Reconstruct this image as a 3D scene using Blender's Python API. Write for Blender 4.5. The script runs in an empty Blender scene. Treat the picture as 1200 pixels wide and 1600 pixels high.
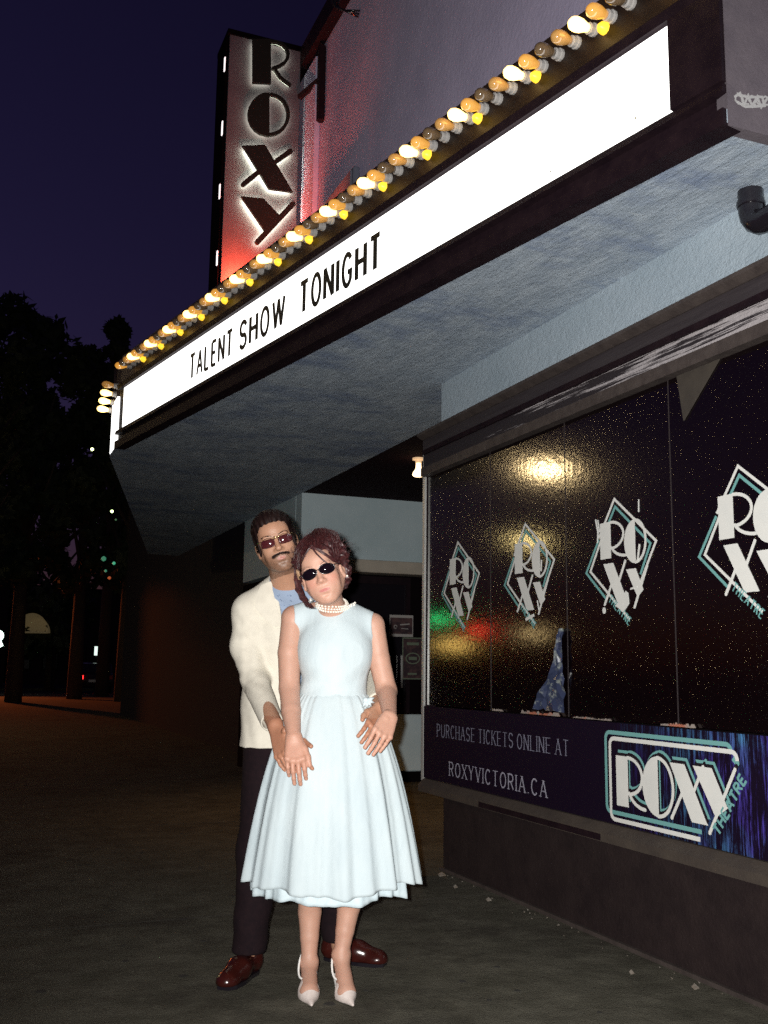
import bpy, bmesh, math, random
import numpy as np
from mathutils import Vector, Matrix
random.seed(7); rng = np.random.default_rng(7)
S = bpy.context.scene
COL = S.collection

# ------------------------------------------------------------------ camera, sky, flash, exposure
CAM_H = 1.19
YAW = math.radians(22.1); PITCH = math.atan(247 / 1590); ROLL = math.radians(0.7)
RH = np.array([math.cos(YAW), -math.sin(YAW), 0.0])          # picture right, horizontal
TC = np.array([-math.sin(YAW), -math.cos(YAW), 0.0])         # towards the camera, horizontal
ZZ = np.array([0.0, 0.0, 1.0])
_F = -TC * math.cos(PITCH) + ZZ * math.sin(PITCH); _U = TC * math.sin(PITCH) + ZZ * math.cos(PITCH)
_R2 = RH * math.cos(ROLL) + _U * math.sin(ROLL); _U2 = -RH * math.sin(ROLL) + _U * math.cos(ROLL)
cam_d = bpy.data.cameras.new('camera'); cam = bpy.data.objects.new('camera', cam_d); COL.objects.link(cam)
cam_d.sensor_fit = 'VERTICAL'; cam_d.sensor_height = 36.0; cam_d.lens = 36 * 1590 / 1600
cam_d.clip_start = 0.02; cam_d.clip_end = 800
M = Matrix.Identity(4)
for i in range(3):
    M[i][0] = _R2[i]; M[i][1] = _U2[i]; M[i][2] = -_F[i]
M[2][3] = CAM_H
cam.matrix_world = M
S.camera = cam

world = bpy.data.worlds.new('World'); S.world = world; world.use_nodes = True
nt = world.node_tree; bg = nt.nodes['Background']
sky = nt.nodes.new('ShaderNodeTexSky'); sky.sky_type = 'NISHITA'; sky.sun_disc = False
sky.sun_elevation = math.radians(-3.0); sky.sun_rotation = math.radians(-40)
tint = nt.nodes.new('ShaderNodeMix'); tint.data_type = 'RGBA'; tint.blend_type = 'MULTIPLY'
tint.inputs[0].default_value = 1.0; tint.inputs[7].default_value = (1.25, 0.80, 2.3, 1)
nt.links.new(sky.outputs[0], tint.inputs[6]); nt.links.new(tint.outputs[2], bg.inputs[0])
bg.inputs[1].default_value = SKY_STRENGTH = 0.10

# the camera's own flash: a small lamp beside and above the lens
fl = bpy.data.lights.new('camera_flash', 'SPOT'); fl.shadow_soft_size = 0.014; fl.spot_size = math.radians(112); fl.spot_blend = 1.0
fl.energy = FLASH_POWER = 1080.0; fl.color = (1.0, 0.97, 0.93)
flo = bpy.data.objects.new('camera_flash', fl); COL.objects.link(flo)
Mf = M.copy(); fp = Vector((0, 0, CAM_H)) + Vector(_R2) * -0.05 + Vector(_U2) * 0.03 + Vector(_F) * 0.0
Mf.translation = fp; flo.matrix_world = Mf @ Matrix.Rotation(math.radians(-8), 4, 'Y') @ Matrix.Diagonal((.60, 1, 1, 1))

S.view_settings.view_transform = 'Standard'; S.view_settings.look = 'None'
S.view_settings.gamma = 1.0; S.view_settings.exposure = 0.0; S.view_settings.use_curve_mapping = False
S.render.engine = 'CYCLES'; S.cycles.use_denoising = False
S.cycles.sample_clamp_indirect = 1.5; S.cycles.max_bounces = 6; S.cycles.caustics_reflective = False; S.cycles.caustics_refractive = False

# ------------------------------------------------------------------ helpers
def tag(o, label=None, cat=None, group=None, kind=None):
    if label: o['label'] = label
    if cat: o['category'] = cat
    if group: o['group'] = group
    if kind: o['kind'] = kind
    return o

def empty(name, loc, label=None, cat=None, group=None):
    o = bpy.data.objects.new(name, None); COL.objects.link(o); o.location = loc; o.empty_display_size = 0.1
    return tag(o, label, cat, group)

def link(name, me, mat=None, parent=None):
    o = bpy.data.objects.new(name, me); COL.objects.link(o)
    if mat is not None:
        for m in (mat if isinstance(mat, (list, tuple)) else [mat]): me.materials.append(m)
    if parent is not None:
        o.parent = parent
        bpy.context.view_layer.update() if False else None
        o.matrix_parent_inverse = winv(parent)
    return o

def winv(p):
    m = Matrix.Identity(4); q = p
    chain = []
    while q is not None:
        chain.append(q); q = q.parent
    for q in reversed(chain):
        loc = Matrix.LocRotScale(q.location, q.rotation_euler, q.scale)
        m = m @ q.matrix_parent_inverse @ loc if q.parent is not None else loc
    return m.inverted()

class MB:
    """collects faces in world coordinates; build() links them as one object"""
    def __init__(s): s.v = []; s.f = []; s.m = []
    def add(s, vs, fs, mi=0):
        b = len(s.v); s.v += [tuple(map(float, v)) for v in vs]; s.f += [tuple(b + i for i in f) for f in fs]; s.m += [mi] * len(fs)
    def box(s, a, b, mi=0):
        x0, y0, z0 = (min(p, q) for p, q in zip(a, b)); x1, y1, z1 = (max(p, q) for p, q in zip(a, b))
        s.add([(x0,y0,z0),(x1,y0,z0),(x1,y1,z0),(x0,y1,z0),(x0,y0,z1),(x1,y0,z1),(x1,y1,z1),(x0,y1,z1)],
              [(0,3,2,1),(4,5,6,7),(0,1,5,4),(1,2,6,5),(2,3,7,6),(3,0,4,7)], mi)
    def prism(s, pts, off, mi=0):
        """closed planar outline pts (3D) pushed by vector off"""
        n = len(pts); P = [np.array(p, float) for p in pts]; Qs = [p + np.array(off) for p in P]
        s.add(P + Qs, [tuple(range(n))[::-1], tuple(range(n, 2 * n))] + [(i, (i + 1) % n, n + (i + 1) % n, n + i) for i in range(n)], mi)
    def tube(s, pts, r, seg=8, mi=0, cap=True):
        P = [np.array(p, float) for p in pts]; n = len(P)
        rs = r if hasattr(r, '__len__') else [r] * n
        vs = []; up = None
        for i in range(n):
            d = P[min(i + 1, n - 1)] - P[max(i - 1, 0)]; d /= (np.linalg.norm(d) + 1e-9)
            if up is None:
                up = np.cross(d, (0.13, 0.31, 0.94)); 
                if np.linalg.norm(up) < .05: up = np.cross(d, (1, 0, 0))
            a = up - d * (up @ d); a /= (np.linalg.norm(a) + 1e-9); up = a; b = np.cross(d, a)
            for k in range(seg):
                t = 2 * math.pi * k / seg; vs.append(P[i] + rs[i] * (a * math.cos(t) + b * math.sin(t)))
        fs = [(i * seg + k, i * seg + (k + 1) % seg, (i + 1) * seg + (k + 1) % seg, (i + 1) * seg + k) for i in range(n - 1) for k in range(seg)]
        if cap: fs += [tuple(range(seg))[::-1], tuple((n - 1) * seg + k for k in range(seg))]
        s.add(vs, fs, mi)
    def lathe(s, o, ax, prof, seg=12, mi=0):
        """prof: (distance along ax, radius)"""
        o = np.array(o, float); ax = np.array(ax, float); ax /= np.linalg.norm(ax)
        a = np.cross(ax, (0.2, 0.9, 0.37)); a /= np.linalg.norm(a); b = np.cross(ax, a); vs = []
        for d, r in prof:
            for k in range(seg):
                t = 2 * math.pi * k / seg; vs.append(o + ax * d + r * (a * math.cos(t) + b * math.sin(t)))
        n = len(prof)
        fs = [(i * seg + k, i * seg + (k + 1) % seg, (i + 1) * seg + (k + 1) % seg, (i + 1) * seg + k) for i in range(n - 1) for k in range(seg)]
        fs += [tuple(range(seg))[::-1], tuple((n - 1) * seg + k for k in range(seg))]
        s.add(vs, fs, mi)
    def build(s, name, mat, parent=None, smooth=False, bevel=0):
        me = bpy.data.meshes.new(name); me.from_pydata(s.v, [], s.f)
        for p, m in zip(me.polygons, s.m): p.material_index = m
        bm = bmesh.new(); bm.from_mesh(me); bmesh.ops.recalc_face_normals(bm, faces=bm.faces)
        if bevel: bmesh.ops.bevel(bm, geom=list(bm.edges), offset=bevel, segments=1, affect='EDGES')
        bm.to_mesh(me); bm.free()
        if smooth:
            me.polygons.foreach_set('use_smooth', [True] * len(me.polygons))
            if smooth != 'all' : me.set_sharp_from_angle(angle=math.radians(40))
        return link(name, me, mat, parent)

def box(name, a, b, mat, parent=None, bevel=0):
    m = MB(); m.box(a, b); return m.build(name, mat, parent, bevel=bevel)

# materials -------------------------------------------------------
def mat(name, col, rough=.7, col2=None, scale=8, detail=6, bump=0.0, bscale=60, metal=0, emit=None, estr=0, stretch=(1,1,1), lo=.35, hi=.65, coat=0, spec=.5, sss=0, bump2=None):
    m = bpy.data.materials.new(name); m.use_nodes = True; t = m.node_tree; p = t.nodes['Principled BSDF']
    p.inputs['Base Color'].default_value = (*col, 1); p.inputs['Roughness'].default_value = rough; p.inputs['Metallic'].default_value = metal
    p.inputs['Specular IOR Level'].default_value = spec
    if coat: p.inputs['Coat Weight'].default_value = coat; p.inputs['Coat Roughness'].default_value = .08
    if sss: p.inputs['Subsurface Weight'].default_value = sss; p.inputs['Subsurface Radius'].default_value = (.012, .005, .003); p.inputs['Subsurface Scale'].default_value = 1
    if emit: p.inputs['Emission Color'].default_value = (*emit, 1); p.inputs['Emission Strength'].default_value = estr
    tc = t.nodes.new('ShaderNodeTexCoord'); mp = t.nodes.new('ShaderNodeMapping'); mp.inputs['Scale'].default_value = stretch
    t.links.new(tc.outputs['Object'], mp.inputs[0])
    if col2:
        n = t.nodes.new('ShaderNodeTexNoise'); n.inputs['Scale'].default_value = scale; n.inputs['Detail'].default_value = detail; n.inputs['Roughness'].default_value = .65
        t.links.new(mp.outputs[0], n.inputs['Vector'])
        r = t.nodes.new('ShaderNodeValToRGB'); r.color_ramp.elements[0].position = lo; r.color_ramp.elements[1].position = hi
        r.color_ramp.elements[0].color = (*col, 1); r.color_ramp.elements[1].color = (*col2, 1)
        t.links.new(n.outputs[0], r.inputs[0]); t.links.new(r.outputs[0], p.inputs['Base Color'])
    if bump:
        n = t.nodes.new('ShaderNodeTexNoise'); n.inputs['Scale'].default_value = bscale; n.inputs['Detail'].default_value = 5; n.inputs['Roughness'].default_value = .6
        t.links.new(mp.outputs[0], n.inputs['Vector'])
        b = t.nodes.new('ShaderNodeBump'); b.inputs['Strength'].default_value = 1; b.inputs['Distance'].default_value = bump
        t.links.new(n.outputs[0], b.inputs['Height']); t.links.new(b.outputs[0], p.inputs['Normal'])
        if bump2:
            n2 = t.nodes.new('ShaderNodeTexNoise'); n2.inputs['Scale'].default_value = bump2[1]; n2.inputs['Detail'].default_value = 3
            t.links.new(mp.outputs[0], n2.inputs['Vector'])
            b2 = t.nodes.new('ShaderNodeBump'); b2.inputs['Distance'].default_value = bump2[0]
            t.links.new(n2.outputs[0], b2.inputs['Height']); t.links.new(b.outputs[0], b2.inputs['Normal']); t.links.new(b2.outputs[0], p.inputs['Normal'])
    return m

def vcol_mat(name, rough=.5, sss=.0, bump=0, bscale=200, spec=.4, mul=None):
    m = mat(name, (.5,.5,.5), rough, bump=bump, bscale=bscale, sss=sss, spec=spec); t = m.node_tree
    a = t.nodes.new('ShaderNodeAttribute'); a.attribute_name = 'Col'
    t.links.new(a.outputs['Color'], t.nodes['Principled BSDF'].inputs['Base Color']); return m

# signed-distance modelling --------------------------------------
def smin(a, b, k):
    if k <= 0: return np.minimum(a, b)
    h = np.maximum(k - np.abs(a - b), 0) / k
    return np.minimum(a, b) - h * h * k * .25
def smax(a, b, k): return -smin(-a, -b, k)

class Field:
    def __init__(s, lo, hi, h):
        s.lo = np.array(lo, np.float32); s.h = h; s.n = np.ceil((np.array(hi) - s.lo) / h).astype(int) + 1
        s.D = np.full(tuple(s.n), .5, np.float32)
    def reg(s, lo, hi, pad):
        a = np.clip(np.floor((np.array(lo) - pad - s.lo) / s.h).astype(int), 0, s.n); b = np.clip(np.ceil((np.array(hi) + pad - s.lo) / s.h).astype(int) + 1, 0, s.n)
        sl = tuple(slice(i, j) for i, j in zip(a, b))
        X = (s.lo[0] + s.h * np.arange(a[0], b[0], dtype=np.float32))[:, None, None]
        Y = (s.lo[1] + s.h * np.arange(a[1], b[1], dtype=np.float32))[None, :, None]
        Z = (s.lo[2] + s.h * np.arange(a[2], b[2], dtype=np.float32))[None, None, :]
        return sl, X, Y, Z
    def op(s, prim, k=0.0, mode='u', grow=0.0):
        f, lo, hi = prim
        sl, X, Y, Z = s.reg(np.array(lo) - abs(grow), np.array(hi) + abs(grow), k + 4 * s.h)
        if 0 in s.D[sl].shape: return
        d = (f(X, Y, Z) - grow).astype(np.float32)
        if mode == 'u': s.D[sl] = smin(s.D[sl], d, k)
        elif mode == 's': s.D[sl] = smax(s.D[sl], -d, k)
        elif mode == 'i': s.D[sl] = smax(s.D[sl], d, k)
    def cone(s, a, b, r1, r2, k=.02, mode='u', grow=0): s.op(cone(a, b, r1, r2), k, mode, grow)
    def ell(s, c, r, ax=None, k=.02, mode='u', grow=0): s.op(ell(c, r, ax), k, mode, grow)
    def net(s):
        D = s.D; I = D < 0
        n = D.shape; c = np.zeros((n[0]-1, n[1]-1, n[2]-1), np.uint8)
        for i in (0, 1):
            for j in (0, 1):
                for k in (0, 1):
                    c += I[i:n[0]-1+i, j:n[1]-1+j, k:n[2]-1+k]
        act = (c > 0) & (c < 8); flat = np.flatnonzero(act); sh = act.shape
        ijk = np.array(np.unravel_index(flat, sh)).T
        cv = np.empty((len(flat), 2, 2, 2), np.float32)
        for i in (0, 1):
            for j in (0, 1):
                for k in (0, 1): cv[:, i, j, k] = D[ijk[:, 0] + i, ijk[:, 1] + j, ijk[:, 2] + k]
        acc = np.zeros((len(flat), 3), np.float32); cnt = np.zeros(len(flat), np.float32)
        for ax in range(3):
            for u in (0, 1):
                for v in (0, 1):
                    ia = [0, 0, 0]; o = [q for q in range(3) if q != ax]; ia[o[0]] = u; ia[o[1]] = v
                    ib = list(ia); ib[ax] = 1
                    A = cv[:, ia[0], ia[1], ia[2]]; B = cv[:, ib[0], ib[1], ib[2]]; cr = (A < 0) != (B < 0)
                    t = np.where(cr, A / np.where(cr, A - B, 1), 0)
                    p = np.zeros((len(flat), 3), np.float32); p[:, ax] = t; p[:, o[0]] = u; p[:, o[1]] = v
                    acc += p * cr[:, None]; cnt += cr
        V = s.lo + s.h * (ijk + acc / cnt[:, None])
        quads = []
        for ax in range(3):
            o = [q for q in range(3) if q != ax]
            sa = [slice(None)] * 3; sb = [slice(None)] * 3
            sa[ax] = slice(0, n[ax]-1); sb[ax] = slice(1, n[ax])
            for q in o: sa[q] = slice(1, n[q]-1); sb[q] = slice(1, n[q]-1)
            A = I[tuple(sa)]; B = I[tuple(sb)]; e = np.argwhere(A != B); fl_ = A[tuple(e.T)]
            e[:, o[0]] += 1; e[:, o[1]] += 1
            def cell(du, dv):
                q = e.copy(); q[:, o[0]] -= du; q[:, o[1]] -= dv
                return np.searchsorted(flat, np.ravel_multi_index(q.T, sh))
            Qd = np.stack([cell(1, 1), cell(0, 1), cell(0, 0), cell(1, 0)], 1)
            if ax == 1: fl_ = ~fl_
            Qd[~fl_] = Qd[~fl_][:, ::-1]
            quads.append(Qd)
        return V, np.concatenate(quads)

def cone(a, b, r1, r2):
    a = np.array(a, np.float32); b = np.array(b, np.float32); d = b - a; L2 = float(d @ d) + 1e-12; r = max(r1, r2)
    def f(X, Y, Z):
        x, y, z = X - a[0], Y - a[1], Z - a[2]
        t = np.clip((x * d[0] + y * d[1] + z * d[2]) / L2, 0, 1)
        return np.sqrt((x - d[0]*t)**2 + (y - d[1]*t)**2 + (z - d[2]*t)**2) - (r1 + (r2 - r1) * t)
    return f, np.minimum(a, b) - r, np.maximum(a, b) + r
def ell(c, r, ax=None):
    c = np.array(c, np.float32); r = np.array(r, np.float32); A = np.eye(3) if ax is None else np.array(ax, float)
    ext = np.sqrt(((A * r[:, None]) ** 2).sum(0))
    def f(X, Y, Z):
        x, y, z = X - c[0], Y - c[1], Z - c[2]
        q = [(x * A[i][0] + y * A[i][1] + z * A[i][2]) / r[i] for i in range(3)]
        k0 = np.sqrt(q[0]**2 + q[1]**2 + q[2]**2); k1 = np.sqrt((q[0]/r[0])**2 + (q[1]/r[1])**2 + (q[2]/r[2])**2) + 1e-9
        return k0 * (k0 - 1) / k1
    return f, c - ext, c + ext
BX = np.array([RH, TC, ZZ])                                   # rows: picture right, towards the camera, up

def smooth_mesh(V, F, it=2, lam=.5):
    n = len(V); e = np.concatenate([F[:, [0, 1]], F[:, [1, 2]], F[:, [2, 3]], F[:, [3, 0]]])
    for _ in range(it):
        acc = np.zeros((n, 3)); cnt = np.bincount(e[:, 0], minlength=n).astype(float) + np.bincount(e[:, 1], minlength=n)
        for k in range(3):
            acc[:, k] = np.bincount(e[:, 0], V[e[:, 1], k], n) + np.bincount(e[:, 1], V[e[:, 0], k], n)
        V = V + lam * (acc / cnt[:, None] - V)
    return V

def np_mesh(name, V, F, material, parent=None, colf=None):
    me = bpy.data.meshes.new(name); nf = len(F); w = F.shape[1]
    me.vertices.add(len(V)); me.vertices.foreach_set('co', np.asarray(V, np.float32).ravel())
    me.loops.add(nf * w); me.loops.foreach_set('vertex_index', F.ravel().astype(np.int32))
    me.polygons.add(nf); me.polygons.foreach_set('loop_start', np.arange(0, nf * w, w, dtype=np.int32))
    me.polygons.foreach_set('use_smooth', np.ones(nf, bool))
    me.update(calc_edges=True)
    if colf is not None:
        c = colf(np.asarray(V, float)); ca = me.color_attributes.new('Col', 'FLOAT_COLOR', 'POINT')
        ca.data.foreach_set('color', np.concatenate([c, np.ones((len(V), 1))], 1).astype(np.float32).ravel())
    return link(name, me, material, parent)

# strokes and lettering ------------------------------------------
def arc(cx, cy, rx, ry, a0, a1, n=14):
    return [(cx + rx * math.cos(math.radians(a0 + (a1 - a0) * i / n)), cy + ry * math.sin(math.radians(a0 + (a1 - a0) * i / n))) for i in range(n + 1)]

def stroke_faces(pl, w, closed=False):
    P = [np.array(p, float) for p in pl]; n = len(P); L = []; Rr = []
    for i in range(n):
        if closed: a, b = P[i - 1], P[(i + 1) % n]
        else: a, b = P[max(i - 1, 0)], P[min(i + 1, n - 1)]
        d1 = P[i] - a; d2 = b - P[i]
        if np.linalg.norm(d1) < 1e-9: d1 = d2
        if np.linalg.norm(d2) < 1e-9: d2 = d1
        d1 = d1 / np.linalg.norm(d1); d2 = d2 / np.linalg.norm(d2)
        n1 = np.array([-d1[1], d1[0]]); n2 = np.array([-d2[1], d2[0]]); m = n1 + n2; m = m / (np.linalg.norm(m) + 1e-9)
        s = min(1 / max(m @ n1, .35), 2.2) * w / 2
        L.append(P[i] + m * s); Rr.append(P[i] - m * s)
    return L, Rr

class Plate:
    """flat marks on a plane: origin O, axes U, V, normal N; every piece a hair proud of the one before"""
    def __init__(s, O, U, V, N, depth=.001, step=.00004):
        s.O = np.array(O, float); s.U = np.array(U, float); s.V = np.array(V, float); s.N = np.array(N, float); s.mb = MB(); s.d = depth; s.step = step; s.k = 0
    def P(s, u, v, h=0): return s.O + s.U * u + s.V * v + s.N * h
    def poly(s, pts, mi=0, base=0):
        s.k += 1; h = s.d + s.k * s.step
        s.mb.prism([s.P(u, v, base) for u, v in pts], s.N * h, mi)
    def stroke(s, pl, w, mi=0, closed=False, cap=False, base=0):
        s.k += 1; h = s.d + s.k * s.step
        L, R = stroke_faces(pl, w, closed); n = len(L)
        vs = [s.P(*p, base) for p in L] + [s.P(*p, base) for p in R] + [s.P(*p, base + h) for p in L] + [s.P(*p, base + h) for p in R]
        fs = []
        for i in range(n if closed else n - 1):
            j = (i + 1) % n
            fs += [(2*n+i, 2*n+j, 3*n+j, 3*n+i), (i, n+i, n+j, j), (i, j, 2*n+j, 2*n+i), (n+i, 3*n+i, 3*n+j, n+j)]
        if not closed: fs += [(0, 2*n, 3*n, n), (n-1, 2*n-1, 4*n-1, 3*n-1)]
        s.mb.add(vs, fs, mi)
        if cap:
            for q in (pl[0], pl[-1]): s.poly(arc(q[0], q[1], w/2, w/2, 0, 360 - 36, 9), mi, base)
    def build(s, name, mats, parent=None): return s.mb.build(name, mats, parent)

FONT = {   # capital letters as strokes in a box 1 high: (width, strokes); 'h' marks hairline strokes
 'T': (.62, [[(.31,0),(.31,1)], [(0,1),(.62,1)]]),
 'A': (.68, [[(0,0),(.34,1)], [(.34,1),(.68,0)], [(.12,.34),(.56,.34)]]),
 'L': (.52, [[(0,1),(0,0)], [(0,0),(.52,0)]]),
 'E': (.52, [[(0,1),(0,0)], [(0,0),(.52,0)], [(0,1),(.52,1)], [(0,.52),(.44,.52)]]),
 'N': (.62, [[(0,0),(0,1)], [(0,1),(.62,0)], [(.62,0),(.62,1)]]),
 'S': (.56, [arc(.28,.74,.28,.26,20,270,12) + arc(.28,.25,.28,.25,90,-160,12)[1:]]),
 'H': (.62, [[(0,0),(0,1)], [(.62,0),(.62,1)], [(0,.52),(.62,.52)]]),
 'O': (.66, [arc(.33,.5,.33,.5,90,450,26)]),
 'W': (.95, [[(0,1),(.24,0)], [(.24,0),(.475,1)], [(.475,1),(.71,0)], [(.71,0),(.95,1)]]),
 'I': (.02, [[(.01,0),(.01,1)]]),
 'G': (.64, [arc(.33,.5,.33,.5,40,320,18) + [(.6,.42),(.36,.42)]]),
 'P': (.54, [[(0,0),(0,1)], [(0,1),(.27,1)] + arc(.27,.74,.27,.26,90,-90,10) + [(0,.48)]]),
 'U': (.62, [[(0,1),(0,.3)] + arc(.31,.3,.31,.3,180,360,12) + [(.62,1)]]),
 'R': (.58, [[(0,0),(0,1)], [(0,1),(.28,1)] + arc(.28,.75,.27,.25,90,-90,10) + [(0,.5)], [(.28,.5),(.58,0)]]),
 'C': (.62, [arc(.33,.5,.33,.5,45,315,18)]),
 'K': (.58, [[(0,0),(0,1)], [(.56,1),(0,.42)], [(.18,.58),(.58,0)]]),
 'X': (.62, [[(0,1),(.62,0)], [(.62,1),(0,0)]]),
 'Y': (.62, [[(0,1),(.31,.48)], [(.62,1),(.31,.48)], [(.31,.48),(.31,0)]]),
 'V': (.64, [[(0,1),(.32,0)], [(.32,0),(.64,1)]]),
 '.': (.08, [[(.04,0),(.04,.09)]]),
}
def text_width(t, gap): return sum(.38 if c == ' ' else FONT[c][0] + gap for c in t) - gap
def write_pieces(args, t, u, v, H, width, sw, name, mats, parent, gap=.34, serif=True):
    """the same lettering with every character a piece of its own"""
    kx = width / (text_width(t, gap) * H); x = 0
    for c in t:
        if c == ' ': x += .38; continue
        p = Plate(*args); write(p, c, u + x * kx * H, v, H, FONT[c][0] * H * kx, sw, serif=serif, gap=0); p.build(name, mats, parent); x += FONT[c][0] + gap

def write(pl, t, u, v, H, width, sw, mi=0, gap=.26, slant=0, serif=False, rot=0, base=0):
    """lettering from (u,v), cap height H, squeezed to the given width; strokes sw wide"""
    kx = width / (text_width(t, gap) * H); x = 0; cr, sr = math.cos(rot), math.sin(rot)
    def T(px, py):
        a = (px * kx + py * slant) * H; b = py * H
        return (u + a * cr - b * sr, v + a * sr + b * cr)
    for c in t:
        if c == ' ': x += .38; continue
        w, st = FONT[c]
        for i, s in enumerate(st):
            wd = sw
            if serif:
                dx, dy = s[-1][0] - s[0][0], s[-1][1] - s[0][1]
                if abs(dy) < .1 and len(s) == 2: wd = sw * .55
                if len(s) == 2 and dx * dy > 0 : wd = sw * .6
            pl.stroke([T(x + a, b) for a, b in s], wd, mi, base=base)
            if serif and len(s) == 2 and abs(s[0][1] - s[1][1]) > .5:
                for e in s:
                    if e[1] in (0, 1) : pl.stroke([T(x + e[0] - .13, e[1]), T(x + e[0] + .13, e[1])], sw * .5, mi, base=base)
        x += w + gap

def roxy_letter(pl, ch, x, y, w, h, th, mi=0, base=0):
    """art deco letters of the theatre: one fat stroke, one thin"""
    T = lambda a, b: (x + a * w, y + b * h)
    if ch == 'R':
        pl.poly([T(0,0), T(.42,0), T(.42,1), T(0,1)], mi, base)
        pl.stroke([T(a, b) for a, b in [(.4,.97)] + arc(.42,.62,.50,.36,88,-82,16)], th, mi, base=base)
        pl.stroke([T(a, b) for a, b in arc(1.02,.42,.60,.40,200,268,8)], th, mi, cap=True, base=base)
    elif ch == 'O':
        pl.poly([T(a, b) for a, b in arc(.5,.5,.5,.52,90,270,20)], mi, base)
        pl.stroke([T(a, b) for a, b in arc(.49,.5,.47,.50,92,-92,20)], th, mi, base=base)
    elif ch == 'X':
        pl.poly([T(0,1), T(.42,1), T(1.0,0), T(.58,0)], mi, base)
        pl.stroke([T(.93,1), T(.66,.55)], th, mi, cap=True, base=base); pl.stroke([T(.33,.47), T(.02,.0)], th, mi, cap=True, base=base)
    elif ch == 'Y':
        pl.poly([T(0,1), T(.46,1), T(.80,.36), T(.52,.16)], mi, base)
        pl.stroke([T(1.0,1.03), T(.36,-.12)], th, mi, cap=True, base=base)
# ================================================================== PEOPLE
def V3(p): return np.array(p, float)
def Q(px, py, hd):
    """the place hd metres ahead (level distance) along the line of sight through a point of the photograph"""
    d = _F + _R2 * (px - 600) / 1590 - _U2 * (py - 800) / 1590
    return np.array([0, 0, CAM_H]) + d * (hd / (d @ -TC))
WQ = Q
def span(px0, px1, py0, py1, hd0, hd1, pad=.02, z0=None, z1=None):
    P = np.array([Q(x, y, h) for x in (px0, px1) for y in (py0, py1) for h in (hd0, hd1)]); lo, hi = P.min(0) - pad, P.max(0) + pad
    if z0 is not None: lo[2] = z0
    if z1 is not None: hi[2] = z1
    return lo, hi

def head_axes(roll, yaw, pitch):
    """roll>0: crown leans to picture left, yaw>0: face turns to picture right, pitch>0: chin up. rows ex, ey(face), ez"""
    r, y, p = (math.radians(a) for a in (roll, yaw, pitch))
    ex = np.array([1., 0, 0]); ey = np.array([0, 1., 0]); ez = np.array([0, 0, 1.])
    ey, ez = ey * math.cos(p) + ez * math.sin(p), ez * math.cos(p) - ey * math.sin(p)
    def ry(v): return np.array([v[0] * math.cos(y) + v[1] * math.sin(y), -v[0] * math.sin(y) + v[1] * math.cos(y), v[2]])
    ex, ey, ez = ry(ex), ry(ey), ry(ez)
    def rr(v): return np.array([v[0] * math.cos(r) - v[2] * math.sin(r), v[1], v[0] * math.sin(r) + v[2] * math.cos(r)])
    ex, ey, ez = rr(ex), rr(ey), rr(ez)
    return np.array([ex, ey, ez]) @ BX

class Head:
    def __init__(s, O, roll, yaw, pitch, sc): s.O = V3(O); s.A = head_axes(roll, yaw, pitch); s.s = sc
    def w(s, p): return s.O + s.s * (np.array(p, float) @ s.A)
    def l(s, V): return (V - s.O) @ s.A.T / s.s
    def e(s, F, c, r, k=.01, mode='u', ax=None, grow=0):
        A = s.A if ax is None else np.array(ax) @ s.A
        F.ell(s.w(c), np.array(r) * s.s, A, k * s.s, mode, grow)
    def c(s, F, a, b, r1, r2, k=.01, mode='u'): F.cone(s.w(a), s.w(b), r1 * s.s, r2 * s.s, k * s.s, mode)

def rot2(i, j, deg):
    R = np.eye(3); c, s_ = math.cos(math.radians(deg)), math.sin(math.radians(deg)); R[i, i] = c; R[j, j] = c; R[i, j] = s_; R[j, i] = -s_; return R

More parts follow.
